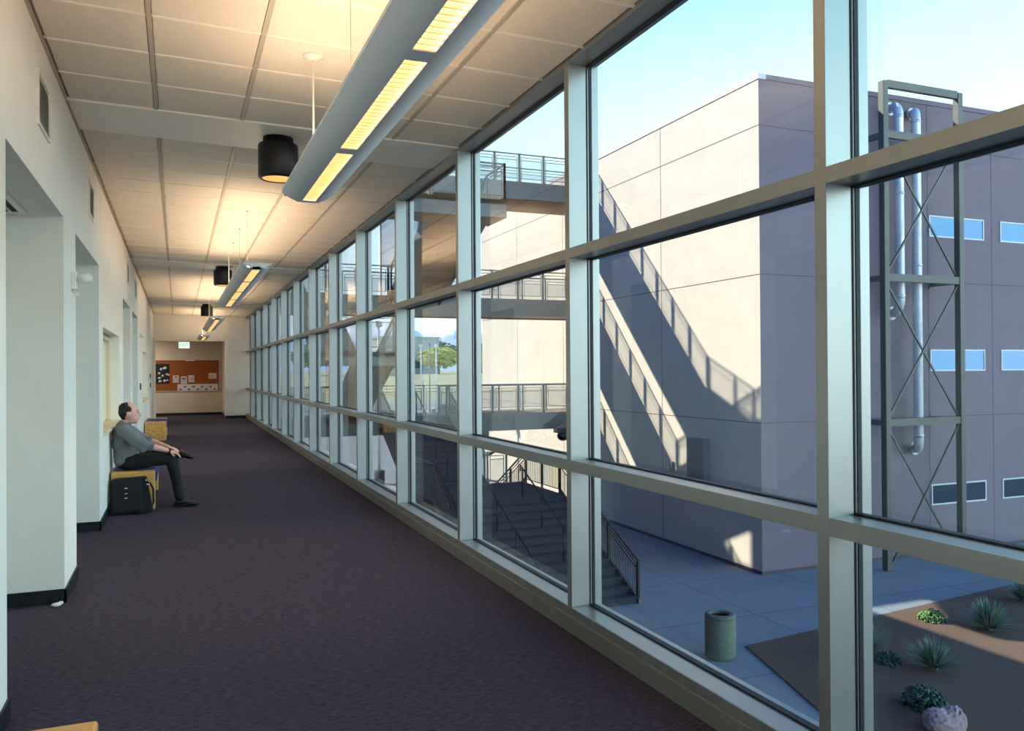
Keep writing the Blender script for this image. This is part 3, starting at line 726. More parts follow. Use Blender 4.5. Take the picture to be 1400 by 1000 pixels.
def walkways():
    y0, y1 = 29.2, 31.3
    specs = [('C', 0.0, 2.53, 'steel walkway level with the hall floor, lowest of the three bridges', [(9.0, y0), (15.38, y0)], [(2.6, y0), (6.7, y0)]),
             ('B', 4.40, 2.53, 'middle steel walkway crossing between the two buildings', [(9.0, y0), (15.38, y0)], [(2.6, y0), (7.1, y0)]),
             ('A', 8.95, 5.3, 'topmost steel walkway seen against the sky', [(7.15, y0), (15.38, y0)], None)]
    for k, z, xa, lab, fr, fr2 in specs:
        t = thing('elevated_walkway', (xa, y0, z), lab, 'walkway', 'steel walkways to the building opposite')
        bm = NB(); box(bm, xa, 15.38, y0, y1, z - .12, z); obj('deck', bm, M['deck'], t)
        bm = NB(); box(bm, xa, 15.38, y0 - .0, y0 + .12, z - .66, z - .121); obj('edge_beam', bm, M['steel'], t)
        bm = NB(); box(bm, xa, 15.38, y1 - .12, y1, z - .66, z - .121); obj('edge_beam', bm, M['steel'], t)
        bm = NB(); box(bm, xa, 15.38, y0 + .12, y1 - .12, z - .60, z - .5); obj('soffit', bm, M['soffit'], t)
        if k == 'A':
            bm = NB(); box(bm, xa + 1.5, 15.38, y0 + .5, y0 + .8, z - 1.02, z - .60); obj('lower_beam', bm, M['soffit'], t)
        railing(t, [(fr[0][0], fr[0][1] + .03, z), (fr[1][0], fr[1][1] + .03, z)], step=1.06, post_w=.08)
        if fr2: railing(t, [(fr2[0][0], fr2[0][1] + .03, z), (fr2[1][0], fr2[1][1] + .03, z)], step=1.06, post_w=.08)
        railing(t, [(xa + .1, y1 - .03, z), (15.36, y1 - .03, z)], step=1.06, post_w=.06)
    # mesh screen standing on the middle walkway
    t = thing('mesh_screen', (7.6, 29.1, 5.46), 'tall blue-grey perforated screen above the middle walkway railing', 'screen')
    bm = NB()
    for x in (6.86, 7.57, 8.28): bar(bm, (x, 29.32, 4.41), (x, 29.32, 8.28), .05, .05)
    for z in (5.46, 8.26): bar(bm, (6.86, 29.32, z), (8.28, 29.32, z), .05, .05)
    obj('frame', bm, M['steel'], t)
    bm = NB(); v = [bm.verts.new(p) for p in ((6.88, 29.32, 5.48), (7.55, 29.32, 5.48), (7.55, 29.32, 8.24), (6.88, 29.32, 8.24))]; bm.faces.new(v); obj('mesh_panel', bm, M['screen_blue'], t, fix=False)
    bm = NB(); v = [bm.verts.new(p) for p in ((7.59, 29.32, 5.48), (8.26, 29.32, 5.48), (8.26, 29.32, 8.24), (7.59, 29.32, 8.24))]; bm.faces.new(v); obj('mesh_panel', bm, M['screen_blue'], t, fix=False)
    # wall lights under the low walkway
    for x, lb in ((10.9, 'small square dark lamp under the lowest walkway, left one'),):
        bm = NB(); box(bm, x - .12, x + .12, 29.35, 29.6, -.92, -.60); tag(obj('junction_box', bm, M['steel'], bevel=.01), 'square steel box hanging under the lowest walkway', 'box')
    t = thing('security_camera', (14.2, 29.4, -.66), 'black camera dome hanging under the lowest walkway beside the far wall', 'camera')
    bm = NB(); ell(bm, (14.2, 29.45, -.98), (.26, .2, .2)); obj('dome', bm, M['black_metal'], t)
    bm = NB(); tube(bm, [(14.05, 29.45, -.60), (14.05, 29.45, -.9)], .09, 12); box(bm, 13.85, 14.3, 29.3, 29.6, -.84, -.66); obj('bracket', bm, M['black_metal'], t)

def stairs():
    # ---- upper switchback: middle walkway -> landing -> top walkway
    t = thing('steel_staircase', (7.2, 26, 4.4), 'upper steel switchback staircase between middle and top walkways', 'staircase')
    zl = 6.68
    bm = NB(); box(bm, 5.62, 9.03, 22.45, 24.0, zl - .14, zl); obj('landing', bm, M['deck'], t)
    bm = NB(); box(bm, 5.62, 9.03, 22.45, 22.57, zl - .52, zl - .0); box(bm, 8.95, 9.03, 22.57, 24.0, zl - .52, zl); box(bm, 5.62, 5.70, 22.57, 24.0, zl - .52, zl); obj('edge_beam', bm, M['steel'], t)
    bm = NB(); box(bm, 5.70, 8.95, 22.57, 24.0, zl - .50, zl - .44); obj('landing_soffit', bm, M['soffit'], t)
    flight(t, 7.15, 9.03, 29.2, 4.40, 24.0, zl, 13, M['deck'])
    flight(t, 5.62, 7.10, 24.0, zl, 29.2, 8.95, 13, M['deck'])
    railing(t, [(5.66, 22.5, zl), (8.99, 22.5, zl)], step=1.1)
    railing(t, [(8.99, 22.5, zl), (8.99, 24.0, zl), (8.99, 29.2, 4.4)], step=1.3)
    railing(t, [(5.66, 22.5, zl), (5.66, 24.0, zl), (5.66, 29.2, 8.95)], step=1.3)
    railing(t, [(7.12, 24.0, zl), (7.12, 29.2, 8.95)], step=1.3)
    railing(t, [(7.2, 24.0, zl), (7.2, 29.2, 4.40)], step=1.3)
    # ---- lower switchback: hall level -> middle walkway
    t = thing('steel_staircase', (4.9, 26, 0), 'steel switchback staircase rising from the lowest to the middle walkway', 'staircase')
    zl = 2.2
    bm = NB(); box(bm, 3.7, 6.1, 22.9, 24.3, zl - .14, zl); obj('landing', bm, M['deck'], t)
    bm = NB(); box(bm, 3.7, 6.1, 22.9, 23.0, zl - .4, zl); box(bm, 6.02, 6.1, 23.0, 24.3, zl - .4, zl); obj('edge_beam', bm, M['steel'], t)
    flight(t, 4.95, 6.1, 29.2, 0, 24.3, zl, 13, M['deck'])
    flight(t, 3.7, 4.90, 24.3, zl, 29.2, 4.4, 13, M['deck'])
    railing(t, [(3.74, 22.95, zl), (6.06, 22.95, zl)], step=1.2)
    railing(t, [(6.06, 22.95, zl), (6.06, 24.3, zl), (6.06, 29.2, 0)], step=1.3)
    railing(t, [(3.74, 24.3, zl), (3.74, 29.2, 4.4)], step=1.3)
    # ---- ground staircase with mid landing
    t = thing('ground_staircase', (8.7, 22.5, G), 'wide dark staircase climbing from the plaza to the lowest walkway', 'staircase')
    zl = -2.1
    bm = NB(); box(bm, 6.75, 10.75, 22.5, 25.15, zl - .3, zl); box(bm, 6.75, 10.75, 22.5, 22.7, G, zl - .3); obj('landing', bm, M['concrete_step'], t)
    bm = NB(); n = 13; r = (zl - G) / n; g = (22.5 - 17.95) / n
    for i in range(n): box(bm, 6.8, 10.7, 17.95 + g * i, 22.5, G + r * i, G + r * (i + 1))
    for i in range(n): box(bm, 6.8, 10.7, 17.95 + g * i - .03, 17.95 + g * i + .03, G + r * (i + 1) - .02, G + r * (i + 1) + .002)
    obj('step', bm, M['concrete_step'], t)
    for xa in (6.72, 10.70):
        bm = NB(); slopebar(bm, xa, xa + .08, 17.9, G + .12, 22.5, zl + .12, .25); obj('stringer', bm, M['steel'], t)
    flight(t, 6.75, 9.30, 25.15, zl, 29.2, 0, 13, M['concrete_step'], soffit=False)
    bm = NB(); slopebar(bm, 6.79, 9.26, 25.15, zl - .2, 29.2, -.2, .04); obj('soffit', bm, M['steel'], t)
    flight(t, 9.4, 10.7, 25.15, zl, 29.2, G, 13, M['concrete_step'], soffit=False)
    railing(t, [(10.72, 17.95, G), (10.72, 22.5, zl)], step=1.5, mesh=False, picket=True)
    railing(t, [(10.72, 22.5, zl), (10.72, 25.1, zl), (10.72, 29.2, G)], step=1.3, mesh=False, picket=True)
    railing(t, [(6.78, 17.95, G), (6.78, 22.5, zl), (6.78, 25.15, zl), (6.78, 29.2, 0)], step=1.4, mesh=False, picket=True)
    railing(t, [(9.28, 25.15, zl), (9.28, 29.2, 0)], step=1.35)
    def handrail(x, ya, za, yb, zb):
        bm = NB(); h = .92
        tube(bm, [(x, ya, za + h - .18), (x, ya, za + h), (x, yb, zb + h), (x, yb, zb + h - .18)], .022, 8)
        for k in range(4):
            f = (k + .08) / 3.2; y = ya + (yb - ya) * f; z = za + (zb - za) * f; tube(bm, [(x, y, z), (x, y, z + h)], .024, 8)
        obj('handrail', bm, M['black_metal'], t)
    handrail(9.45, 18.1, G + .1, 22.55, zl); handrail(8.1, 18.1, G + .1, 22.55, zl)
    handrail(8.05, 25.2, zl, 29.1, 0)
    railing(t, [(9.36, 25.1, zl), (10.02, 25.1, zl)], step=.6)
    for dy in (0, .12):
        bm = NB(); tube(bm, [(9.3, 25.25 + dy, zl + .95), (9.5, 25.2 + dy, zl + .98), (9.75, 25.1 + dy, zl + 1.16), (9.95, 25.05 + dy, zl + 1.16), (10.02, 25.05 + dy, zl + .98), (10.2, 25.05 + dy, zl + .95)], .026, 8); obj('handrail', bm, M['black_metal'], t)

def opposite_building():
    t = thing('office_building', (BX, BY, G), 'three-storey stucco building with one sunlit side across the plaza', 'building')
    xe, ye = 46.0, 42.0
    bm = NB(); box(bm, BX, xe, BY, ye, G, BT - .15)
    bm.faces.ensure_lookup_table()
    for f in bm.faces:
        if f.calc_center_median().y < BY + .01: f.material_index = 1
    e = .004
    for z in (8.62, 4.35, .09):
        box(bm, BX - e, BX, BY, ye, z - .012, z + .012, 2); box(bm, BX, xe, BY - e, BY, z - .012, z + .012, 2)
    for y in (24.1, 31.85, 37.0): box(bm, BX - e, BX, y - .012, y + .012, G, BT - .15, 2)
    for x in (19.1, 21.94, 24.8, 27.66, 30.52, 33.4): box(bm, x - .012, x + .012, BY - e, BY, G, BT - .15, 2)
    box(bm, BX - .006, xe, BY - .006, ye, G, G + .1, 2)
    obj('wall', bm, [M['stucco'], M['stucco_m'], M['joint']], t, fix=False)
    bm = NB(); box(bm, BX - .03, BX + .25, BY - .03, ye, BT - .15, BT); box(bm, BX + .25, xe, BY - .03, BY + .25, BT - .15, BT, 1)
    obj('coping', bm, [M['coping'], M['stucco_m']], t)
    bm = NB(); box(bm, BX + .25, xe, BY + .25, ye, BT - .5, BT - .3); obj('flat_roof', bm, M['asphalt'], t)
    for x0, x1 in ((21.98, 24.42), (25.18, 27.60), (28.36, 30.8)):
        for z0, z1 in ((5.78, 6.46), (1.53, 2.22), (-2.70, -2.04)):
            bm = NB(); f = .045
            box(bm, x0, x1, BY - .03, BY, z0, z0 + f); box(bm, x0, x1, BY - .03, BY, z1 - f, z1); box(bm, x0, x0 + f, BY - .03, BY, z0 + f, z1 - f); box(bm, x1 - f, x1, BY - .03, BY, z0 + f, z1 - f)
            w = obj('window', bm, M['win_frame'], t)
            bm = NB(); box(bm, x0 + f, x1 - f, BY - .014, BY - .006, z0 + f, z1 - f); obj('window_pane', bm, M['win_glass'], w)
    bm = NB(); tube(bm, [(17.0, 20.2, BT - .4), (17.0, 20.2, BT + .42)], .07, 10); tube(bm, [(17.0, 20.2, BT + .42), (17.0, 20.2, BT + .5)], .11, 10); obj('vent_pipe', bm, M['white_paint'], t)
    # ground-floor door set in the shaded side
    bm = NB(); box(bm, BX - .03, BX, 21.6, 22.7, -4.2 + 4.3 - 4.3, -1.95); 
    bm.free()
    # electrical cabinet and small box on the sunlit side
    c = thing('wall_cabinet', (BX, 22.0, -1.2), 'shallow grey cabinet fixed high on the shaded wall behind the stairs', 'cabinet')
    bm = NB(); box(bm, BX - .25, BX - .008, 21.4, 22.3, -2.1, -.55); obj('case', bm, M['stucco_m'], c, .01)
    bm = NB(); box(bm, BX - .265, BX - .251, 21.45, 22.25, -2.05, -.60); obj('door', bm, M['stucco_m'], c, .004)
    bm = NB(); box(bm, BX - .08, BX - .008, 23.4, 23.55, -1.75, -1.45); tag(obj('junction_box', bm, M['steel'], bevel=.01), 'small junction box on the shaded wall left of the cabinet', 'box')

def duct_tower():
    yf, yb, x0, x1, w = 17.85, 18.9, 18.96, 21.98, .19
    t = thing('duct_support_tower', (20.5, 18.3, G), 'tall braced steel frame standing against the mauve wall', 'frame')
    for x in (x0, x1):
        bm = NB(); box(bm, x, x + w, yf, yf + .2, G, 10.0); obj('column', bm, M['steel_frame'], t, .01)
    zs = (9.82, 8.35, 4.17, -.06)
    for z in zs:
        bm = NB(); box(bm, x0 + w, x1, yf + .02, yf + .16, z - .0, z + .22); obj('cross_beam', bm, M['steel_frame'], t)
        if z < 9:
            for x in (x0, x1):
                bm = NB(); box(bm, x + .03, x + w - .03, yf + .2, BY, z + .02, z + .18); box(bm, x - .02, x + w + .02, BY - .03, BY, z - .05, z + .25); obj('wall_tie', bm, M['steel'], t)
    for a, b in ((4.42, 8.32), (.2, 4.13), (-4.2, -.1)):
        for s in (0, 1):
            bm = NB(); p = (x0 + w, yf + .1 + .03 * s, a if s == 0 else b); q = (x1, yf + .1 + .03 * s, b if s == 0 else a); bar(bm, p, q, .05, .05); obj('brace', bm, M['steel_frame'], t)
    def duct(xw, xv, zt, zb, label):
        d = thing('exhaust_duct', (xv, 18.3, zb), label, 'duct', 'galvanised ducts on the mauve wall')
        yv = 18.38; r = .135
        def elbow(z, s):
            pts = []
            for k in range(8):
                a = k / 7 * PI / 2; R_ = .42
                pts.append((xw + (xv - xw) * math.sin(a), BY - .1 - (BY - .1 - yv) * math.sin(a) * 1.0, z + s * R_ * (math.cos(a) - 0) - s * 0))
            return pts
        bm = NB(); tube(bm, [(xw, BY - .0, zt + .42), *elbow(zt, 1)], r + .004, 20, False); obj('elbow', bm, M['galv'], d)
        bm = NB(); pts = []; rs = []
        z = zt
        while z > zb:
            pts += [(xv, yv, z), (xv, yv, z - .012)]; rs += [r + .004, r]; z -= .11
        pts.append((xv, yv, zb)); rs.append(r); tube(bm, pts, rs, 20, False); obj('pipe', bm, M['galv'], d)
        bm = NB(); tube(bm, elbow(zb, -1)[::-1] + [(xw, BY, zb - .42)], r + .004, 20, False); obj('elbow', bm, M['galv'], d)
        for zf in (zt + .42, zb - .42):
            bm = NB(); tube(bm, [(xw, BY - .03, zf), (xw, BY - .001, zf)], r + .07, 24); obj('flange', bm, M['galv'], d)
        for zz in (zt - .02, (zt + zb) / 2 + .4, zb + .05):
            bm = NB(); tube(bm, [(xv, yv, zz - .03), (xv, yv, zz + .03)], r + .012, 20); obj('collar', bm, M['galv'], d)
    duct(20.40, 20.12, 9.22, 3.75, 'left galvanised duct, the short one ending half way up the wall')
    duct(21.30, 20.82, 9.14, -.45, 'right galvanised duct running down to near the ground floor')

def plaza():
    bm = NB()
    v = [bm.verts.new(p) for p in ((XW - 16, -45, G), (120, -45, G), (120, 56, G), (XW - 16, 56, G))]; bm.faces.new(v)
    o = obj('ground', bm, M['concrete'], kind='structure')
    nt = M['concrete'].node_tree; b = nt.nodes['Principled BSDF']   # saw-cut joints in the slabs
    prev = b.inputs['Base Color'].links[0].from_socket
    tc = nt.nodes.new('ShaderNodeTexCoord'); br = nt.nodes.new('ShaderNodeTexBrick'); br.offset = 0
    br.inputs['Scale'].default_value = 1; br.inputs['Brick Width'].default_value = 3.2; br.inputs['Row Height'].default_value = 3.2; br.inputs['Mortar Size'].default_value = .02
    br.inputs['Color1'].default_value = (1, 1, 1, 1); br.inputs['Color2'].default_value = (.97, .97, .97, 1); br.inputs['Mortar'].default_value = (.6, .6, .6, 1)
    mx = nt.nodes.new('ShaderNodeMix'); mx.data_type = 'RGBA'; mx.blend_type = 'MULTIPLY'; mx.inputs[0].default_value = 1
    nt.links.new(tc.outputs['Object'], br.inputs['Vector']); nt.links.new(prev, mx.inputs[6]); nt.links.new(br.outputs['Color'], mx.inputs[7]); nt.links.new(mx.outputs[2], b.inputs['Base Color'])
    bm = NB(); P = [(11.11, 14.23), (21.35, 15.46), (45, 18.3), (60, -30), (3.2, -30), (10.17, 11.1)]
    P = [(11.11, 14.23), (21.35, 15.46), (45, 18.3), (60, -30), (4.0, -9), (10.17, 11.1)]
    n = 60
    lo = [bm.verts.new((x, y, G + .005)) for x, y in P]; hi = [bm.verts.new((x, y, G + .03)) for x, y in P]
    bm.faces.new(hi)
    for i in range(6): bm.faces.new((lo[i], lo[(i + 1) % 6], hi[(i + 1) % 6], hi[i]))
    o = obj('planting_bed', bm, M['gravel']); tag(o, 'brown gravel planting bed beside the plaza paving', 'gravel bed', kind='stuff')
    bm = NB(); v = [bm.verts.new(p) for p in ((-300, 56, G - .02), (400, 56, G - .02), (400, 150, G - .02), (-300, 150, G - .02))]; bm.faces.new(v); obj('ground_parking', bm, M['asphalt'], kind='structure')
    bm = NB()
    for (ya, za, yb, zb) in ((150, G - .02, 235, .6), (235, .6, 9000, .9)):
        v = [bm.verts.new(p) for p in ((-4000, ya, za), (6000, ya, za), (6000, yb, zb), (-4000, yb, zb))]; bm.faces.new(v)
    v = [bm.verts.new(p) for p in ((120, -400, G - .05), (3000, -400, G - .05), (3000, 56, G - .05), (120, 56, G - .05))]; bm.faces.new(v); obj('ground_field', bm, M['grass'], kind='structure')
    # litter bin
    c = (10.24, 13.93, G)
    t = thing('trash_can', c, 'round exposed-aggregate trash can standing on the plaza', 'trash can')
    bm = NB(); lathe(bm, c, [(0, .0), (.27, .0), (.305, .04), (.31, .12), (.31, .80), (.29, .83), (.25, .83), (.25, .5), (0, .5)], 40); obj('body', bm, M['aggregate'], t)
    bm = NB(); lathe(bm, c, [(.305, .83), (.315, .86), (.30, .895), (.22, .905), (.19, .88), (.19, .82), (.30, .82)], 40); obj('rim', bm, M['steel'], t)
    bm = NB(); lathe(bm, c, [(0, .70), (.19, .70)], 24); obj('liner', bm, M['gasket'], t)

def plants():
    def rosette(c, R_, H, n, label, seed, m=M['agave']):
        rnd = random.Random(seed); bm = NB()
        for i in range(n):
            az = rnd.random() * 2 * PI; el_ = math.radians(12 + 72 * rnd.random() ** .8); L = R_ * (.75 + .35 * rnd.random())
            d = Vector((math.cos(az) * math.cos(el_), math.sin(az) * math.cos(el_), math.sin(el_) * H / R_)); side = Vector((-math.sin(az), math.cos(az), 0))
            base = Vector(c) + Vector((math.cos(az), math.sin(az), 0)) * .05 + Vector((0, 0, .04)); prev = None
            for k in range(5):
                f = k / 4; wd = .023 * (1 - f) ** .6 * R_ * 1.2 + .001; p = base + d * L * f + Vector((0, 0, -.10 * f * f * L * math.cos(el_)))
                up = d.cross(side).normalized() * wd * .5
                cur = [bm.verts.new(p - side * wd), bm.verts.new(p - up * .6), bm.verts.new(p + side * wd), bm.verts.new(p + up * .6)]
                if prev:
                    for q in range(4): bm.faces.new((prev[q], prev[(q + 1) % 4], cur[(q + 1) % 4], cur[q]))
                prev = cur
        ell(bm, Vector(c) + Vector((0, 0, .05)), (.09, .09, .08))
        o = obj('yucca_plant', bm, m, fix=False); tag(o, label, 'plant', 'spiky yuccas in the gravel bed')
    g = G + .03
    rosette((16.75, 12.95, g), .72, .66, 270, 'large spiky yucca at the right beyond the strip of sun', 1)
    rosette((13.60, 11.70, g), .62, .58, 250, 'spiky yucca in the shade, in the middle of the gravel bed', 2)
    rosette((13.15, 12.95, g), .62, .62, 250, 'spiky yucca at the left, partly behind the window mullion', 3)
    rosette((19.6, 14.2, g), .6, .5, 220, 'spiky yucca at the far right edge of the view', 4)
    rosette((16.9, 9.3, g), .6, .5, 200, 'spiky yucca low at the right edge of the gravel bed', 5)
    def shrub(c, r, label, m, seed, n=420):
        rnd = random.Random(seed); bm = NB()
        for i in range(n):
            v = Vector((rnd.gauss(0, 1), rnd.gauss(0, 1), rnd.gauss(0, 1))).normalized() * (.55 + .45 * rnd.random()); v.z = abs(v.z) * .85
            p = Vector(c) + v * r; ell(bm, p, (r * .13, r * .10, r * .035), Matrix.Rotation(rnd.random() * 3, 3, 'X') @ Matrix.Rotation(rnd.random() * 3, 3, 'Y'), 1)
        for k in range(7):
            a = k * .9; tube(bm, [Vector(c), Vector(c) + Vector((math.cos(a) * r * .5, math.sin(a) * r * .5, r * .6))], r * .02, 5)
        o = obj('shrub', bm, m, fix=False); tag(o, label, 'shrub')
    shrub((16.15, 13.95, g), .30, 'small round green shrub lit by the strip of sun', M['shrub'], 8)
    shrub((11.95, 10.5, g), .38, 'low dark green shrub in the shade near the boulder', M['shrub_dark'], 9)
    shrub((13.05, 12.3, g), .26, 'small green shrub at the foot of the left yucca', M['shrub_dark'], 10, 260)
    bm = NB(); rnd = random.Random(4); ell(bm, (11.55, 9.75, G + .1), (.42, .3, .26), sub=4, smooth=False)
    for v in bm.verts: v.co += Vector((rnd.uniform(-.012, .012), rnd.uniform(-.012, .012), rnd.uniform(-.015, .015))) + Vector((.05 * math.sin(v.co.y * 9), 0, .05 * math.sin(v.co.x * 8)))
    tag(obj('boulder', bm, M['rock'], fix=False), 'pinkish boulder at the bottom edge of the gravel bed', 'rock')

def background():
    # parking lot trees
    def tree(x, y, h, r, m, label, seed):
        rnd = random.Random(seed); G = .6; t = thing('tree', (x, y, G), label, 'tree', 'trees beyond the car park')
        bm = NB(); tube(bm, [(x, y, G), (x + .1, y, G + h * .35), (x, y, G + h * .6)], [.25, .18, .1], 8)
        for k in range(4):
            a = k * 1.6; tube(bm, [(x, y, G + h * .4), (x + math.cos(a) * r * .6, y + math.sin(a) * r * .6, G + h * .7)], [.1, .03], 6)
        obj('trunk', bm, M['bark'], t)
        bm = NB()
        for i in range(420):
            v = Vector((rnd.gauss(0, 1), rnd.gauss(0, 1), rnd.gauss(0, 1))).normalized() * (rnd.random() ** .35)
            p = Vector((x + v.x * r, y + v.y * r, G + h * .62 + v.z * h * .38)); s = r * (.07 + .08 * rnd.random())
            ell(bm, p, (s, s, s * .6), sub=1, smooth=False)
        obj('foliage', bm, m, t, fix=False)
    for k, (x, y, h, r, m, lb) in enumerate(((75.5, 245, 8.2, 6.5, 'tree_y', 'yellow-green tree beyond the car park, the brightest one'), (88.5, 246, 6.5, 5.5, 'tree_y', 'smaller yellow tree right of the brightest tree'), (90, 292, 12, 7, 'tree_g', 'dark green tree behind the yellow trees'), (104, 284, 11, 7, 'tree_g', 'dark green tree at the right end of the far row'), (55, 236, 5, 5, 'tree_g', 'green tree at the left in front of the grey building'), (108, 250, 9, 7, 'tree_y', 'yellowish tree seen just left of the opposite building'), (36, 240, 9, 6, 'tree_g', 'green tree far left of the car park'))):
        tree(x, y, h, r, M[m], lb, 30 + k)
    # distant block
    t = thing('distant_building', (70, 260, .6), 'plain grey box-shaped building beyond the car park', 'building')
    bm = NB(); box(bm, 60, 79.5, 258, 275, .6, 12.2); obj('wall', bm, M['far_wall'], t)
    bm = NB(); box(bm, 59.7, 79.8, 257.7, 275.3, 12.2, 12.8); obj('parapet', bm, M['far_wall'], t)
    for i in range(4):
        bm = NB(); box(bm, 62 + i * 4.2, 64.6 + i * 4.2, 257.95, 258, 2.5, 5.0); obj('window', bm, M['win_glass'], t)
    # lamp posts
    for k, (x, y, h, lb) in enumerate(((25.6, 90, 8.6, 'left tall white lamp post in the car park'), (26.9, 91, 8.8, 'middle tall lamp post in the car park'), (28.0, 92, 8.7, 'right tall lamp post in the car park'), (9.75, 42.3, 8.2, 'lamp post with a concrete foot on the sunlit paving'))):
        t = thing('lamp_post', (x, y, G), lb, 'lamp post')
        bm = NB(); tube(bm, [(x, y, G + .6), (x, y, G + h)], [.09, .06], 10); obj('pole', bm, M['lamp_grey'] if k != 1 else M['steel'], t)
        bm = NB(); tube(bm, [(x, y, G), (x, y, G + .7)], .28, 16); obj('foot', bm, M['concrete_step'], t)
        bm = NB(); box(bm, x - .16, x + .16, y - .12, y + .12, G + h, G + h + .3); obj('lamp_head', bm, M['white_paint'] if k != 1 else M['steel'], t)
    # parked cars
    paints = [mat('car_paint_white', (220, 222, 224), .25, coat=1), mat('car_paint_silver', (150, 158, 166), .25, metal=.5, coat=1), mat('car_paint_dark', (40, 46, 60), .2, coat=1), mat('car_paint_red', (130, 40, 40), .25, coat=1)]
    def car(x, y, p, label):
        t = thing('car', (x, y, G), label, 'car', 'cars in the car park')
        prof = [(-2.2, .35), (-2.2, .85), (-1.5, .98), (-.9, 1.42), (.7, 1.45), (1.4, 1.0), (2.15, .9), (2.2, .4)]
        bm = NB(); A = [bm.verts.new((x + a, y - .85, G + b)) for a, b in prof]; B = [bm.verts.new((x + a, y + .85, G + b)) for a, b in prof]
        for i in range(8): bm.faces.new((A[i], A[(i + 1) % 8], B[(i + 1) % 8], B[i]))
        bm.faces.new(A); bm.faces.new(B); obj('body', bm, paints[p], t, .08)
        bm = NB(); A = [(-1.2, 1.02), (-.8, 1.35), (.62, 1.37), (1.15, 1.02)]
        for yy in (y - .858, y + .852):
            a = [bm.verts.new((x + q[0], yy, G + q[1])) for q in A]; b = [bm.verts.new((x + q[0], yy + .006, G + q[1])) for q in A]
            bm.faces.new(a); bm.faces.new(b)
            for i in range(4): bm.faces.new((a[i], a[(i + 1) % 4], b[(i + 1) % 4], b[i]))
        obj('side_window', bm, M['gasket'], t)
        for a in (-1.4, 1.4):
            for b in (-.82, .82):
                bm = NB(); tube(bm, [(x + a, y + b - .1, G + .33), (x + a, y + b + .1, G + .33)], .33, 16); obj('wheel', bm, M['black_metal'], t)
    cols = ['white', 'silver', 'dark', 'red']
    pos = [(23.0, 70, 1), (28.3, 72, 2), (25.5, 80, 0), (31.5, 82, 1), (22.0, 92, 3), (36.5, 94, 0), (17.5, 76, 2), (33.0, 104, 2)]
    where = ['in the nearest row, left of the lamp posts', 'in the nearest row, right of the lamp posts', 'in the second row, straight below the lamp posts', 'in the second row, at the right', 'in the third row, at the left', 'in the third row, at the right', 'at the far left of the nearest rows', 'in the farthest row']
    for (x, y, p), w_ in zip(pos, where): car(x, y, p, '%s car parked %s' % (cols[p], w_))
    # mountains, blue distance haze put into the rock colour
    m = mat('mountain_haze_rock', (118, 146, 190), .95)
    nt = m.node_tree; b = nt.nodes['Principled BSDF']; g = nt.nodes.new('ShaderNodeNewGeometry'); sp = nt.nodes.new('ShaderNodeSeparateXYZ'); n = nt.nodes.new('ShaderNodeTexNoise'); n.inputs['Scale'].default_value = .004; n.inputs['Detail'].default_value = 8
    nt.links.new(g.outputs['Position'], sp.inputs[0]); nt.links.new(g.outputs['Position'], n.inputs['Vector'])
    a = nt.nodes.new('ShaderNodeMath'); a.operation = 'MULTIPLY_ADD'; nt.links.new(n.outputs['Fac'], a.inputs[0]); a.inputs[1].default_value = 500; nt.links.new(sp.outputs[2], a.inputs[2])
    r = nt.nodes.new('ShaderNodeMapRange'); r.inputs[1].default_value = 600; r.inputs[2].default_value = 680; nt.links.new(a.outputs[0], r.inputs[0])
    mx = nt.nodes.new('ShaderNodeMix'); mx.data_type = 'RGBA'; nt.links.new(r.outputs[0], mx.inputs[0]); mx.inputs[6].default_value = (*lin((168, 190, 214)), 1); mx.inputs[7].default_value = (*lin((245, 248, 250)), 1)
    nt.links.new(mx.outputs[2], b.inputs['Base Color'])
    bm = NB(); N = 160; rows = []
    rnd = random.Random(11); ph = [rnd.random() * 6 for _ in range(8)]
    for j in range(14):
        R_ = 8200 + j * 170; row = []
        for i in range(N + 1):
            az = math.radians(-35 + 125 * i / N)
            ridge = 500 + 60 * math.sin(az * 7 + ph[0]) + 40 * math.sin(az * 17 + ph[1]) + 26 * math.sin(az * 41 + ph[2]) + 22 * math.sin(az * 97 + ph[3]) + 14 * math.sin(az * 211 + ph[5])
            h = ridge * math.sin(PI * min(1, j / 9) / 2) * (1 + .10 * math.sin(az * 60 + j * 1.7 + ph[4])) if j < 10 else ridge * (1 - (j - 9) / 6)
            row.append(bm.verts.new((R_ * math.sin(az), R_ * math.cos(az), G + max(0, h))))
        rows.append(row)
    for p, q in zip(rows, rows[1:]):
        for i in range(N): bm.faces.new((p[i], p[i + 1], q[i + 1], q[i]))
    tag(obj('mountain_range', bm, m), 'hazy blue snow-dusted mountain range on the horizon', 'mountains', kind='structure')

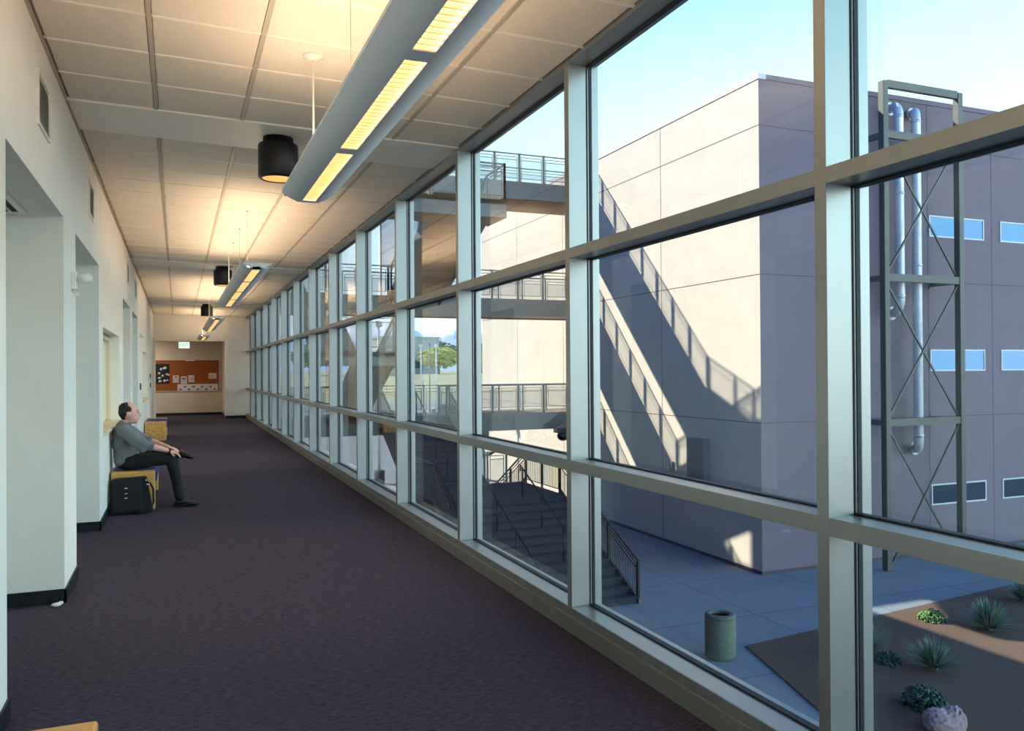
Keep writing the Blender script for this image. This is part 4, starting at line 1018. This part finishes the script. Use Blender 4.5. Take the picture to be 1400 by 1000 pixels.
# ------------------------------------------------------------------ light, sky, camera
def lighting():
    w = bpy.data.worlds.new('sky'); SC.world = w; w.use_nodes = True; nt = w.node_tree
    bg = nt.nodes['Background']; tc = nt.nodes.new('ShaderNodeTexCoord'); sp = nt.nodes.new('ShaderNodeSeparateXYZ'); r = nt.nodes.new('ShaderNodeValToRGB')
    nt.links.new(tc.outputs['Generated'], sp.inputs[0]); nt.links.new(sp.outputs[2], r.inputs[0])
    cr = r.color_ramp; cr.elements[0].position = 0; cr.elements[0].color = (.90, .98, 1, 1); cr.elements[1].position = 1; cr.elements[1].color = (.02, .08, .32, 1)
    for p, c in ((.10, (.78, .96, 1)), (.28, (.56, .90, 1)), (.42, (.30, .66, .95)), (.58, (.05, .18, .52))):
        e = cr.elements.new(p); e.color = (*c, 1)
    mr = nt.nodes.new('ShaderNodeMapRange'); mr.interpolation_type = 'SMOOTHSTEP'; mr.inputs[1].default_value = -.45; mr.inputs[2].default_value = .45; mr.inputs[3].default_value = 0; mr.inputs[4].default_value = 1.0
    nt.links.new(sp.outputs[0], mr.inputs[0]); mc = nt.nodes.new('ShaderNodeMix'); mc.data_type = 'RGBA'; mc.inputs[6].default_value = (.10, .27, .68, 1); mc.inputs[7].default_value = (1, 1, 1, 1); nt.links.new(mr.outputs[0], mc.inputs[0])
    vm = nt.nodes.new('ShaderNodeMix'); vm.data_type = 'RGBA'; vm.blend_type = 'MULTIPLY'; vm.inputs[0].default_value = 1
    nt.links.new(r.outputs[0], vm.inputs[6]); nt.links.new(mc.outputs[2], vm.inputs[7])
    # added brightening of the unseen low sky away from the sun, lights the interior
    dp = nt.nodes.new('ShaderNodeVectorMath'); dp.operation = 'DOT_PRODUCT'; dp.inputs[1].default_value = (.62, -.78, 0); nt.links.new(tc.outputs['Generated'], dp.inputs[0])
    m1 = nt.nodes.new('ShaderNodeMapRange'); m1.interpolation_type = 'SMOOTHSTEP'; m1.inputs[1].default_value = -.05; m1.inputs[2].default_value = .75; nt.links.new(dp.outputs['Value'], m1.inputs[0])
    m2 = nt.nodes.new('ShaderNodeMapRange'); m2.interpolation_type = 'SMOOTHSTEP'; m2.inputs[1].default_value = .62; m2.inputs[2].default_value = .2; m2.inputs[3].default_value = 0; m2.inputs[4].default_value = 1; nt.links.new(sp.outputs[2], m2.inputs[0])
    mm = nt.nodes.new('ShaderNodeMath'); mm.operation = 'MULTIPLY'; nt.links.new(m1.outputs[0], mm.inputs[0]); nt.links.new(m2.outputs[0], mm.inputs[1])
    ma = nt.nodes.new('ShaderNodeMath'); ma.operation = 'MULTIPLY_ADD'; nt.links.new(mm.outputs[0], ma.inputs[0]); ma.inputs[1].default_value = SKY_FILL; ma.inputs[2].default_value = 1
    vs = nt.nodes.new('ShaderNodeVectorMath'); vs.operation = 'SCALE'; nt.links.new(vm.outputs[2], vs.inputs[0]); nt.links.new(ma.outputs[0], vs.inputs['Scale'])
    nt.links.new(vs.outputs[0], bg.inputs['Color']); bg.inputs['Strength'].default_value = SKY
    L = bpy.data.lights.new('sun', 'SUN'); L.energy = SUN; L.angle = .0093; L.color = (1, .94, .80)
    o = bpy.data.objects.new('sun', L); COL.objects.link(o)
    d = Vector((1, -.94, -.97)).normalized(); o.rotation_euler = d.to_track_quat('-Z', 'Y').to_euler(); o.location = (-20, 40, 40)
    for y in (7.18, 16.36, 25.5):
        L = bpy.data.lights.new('downlight', 'SPOT'); L.energy = 60; L.color = (1, .82, .58); L.spot_size = 1.5; L.spot_blend = .6; L.shadow_soft_size = .06
        o = bpy.data.objects.new('downlight_beam', L); COL.objects.link(o); o.location = (.80, y, ZP - .37)
    L = bpy.data.lights.new('lobby', 'AREA'); L.energy = 25; L.size = .6; L.color = (1, .8, .6); o = bpy.data.objects.new('lobby_lamp', L); COL.objects.link(o); o.location = (-1.6, 32.6, 2.98)

def camera():
    f, yaw, pitch, roll = 1120.525, .3876, .0058, -.0068
    cy, sy, cp, sp = math.cos(yaw), math.sin(yaw), math.cos(pitch), math.sin(pitch)
    fwd = Vector((sy * cp, cy * cp, sp)); right = Vector((cy, -sy, 0)); up = right.cross(fwd)
    R_ = right * math.cos(roll) + up * math.sin(roll); U = up * math.cos(roll) - right * math.sin(roll)
    cam = bpy.data.cameras.new('camera'); cam.sensor_width = 36; cam.lens = f / 1400 * 36; cam.clip_end = 20000; cam.clip_start = .05
    o = bpy.data.objects.new('camera', cam); COL.objects.link(o)
    m = Matrix((R_, U, -fwd)).transposed().to_4x4(); m.translation = Vector((0, 0, 1.65)); o.matrix_world = m
    SC.camera = o

SKY, SUN, EXPO, SKY_FILL = .92, 4.3, 1.12, 1.9
room(); curtain_wall(); hall_building(); pendants(); wall_fittings(); corkboard(); benches(); man()
walkways(); stairs(); opposite_building(); duct_tower(); plaza(); plants(); background()
lighting(); camera()
SC.view_settings.view_transform = 'Standard'; SC.view_settings.look = 'None'; SC.view_settings.exposure = EXPO; SC.view_settings.gamma = 1
SC.view_settings.use_curve_mapping = False
SC.cycles.max_bounces = 10; SC.cycles.diffuse_bounces = 5; SC.cycles.transparent_max_bounces = 24; SC.cycles.use_denoising = True
SC.cycles.sample_clamp_indirect = 6; SC.cycles.caustics_reflective = False; SC.cycles.caustics_refractive = False
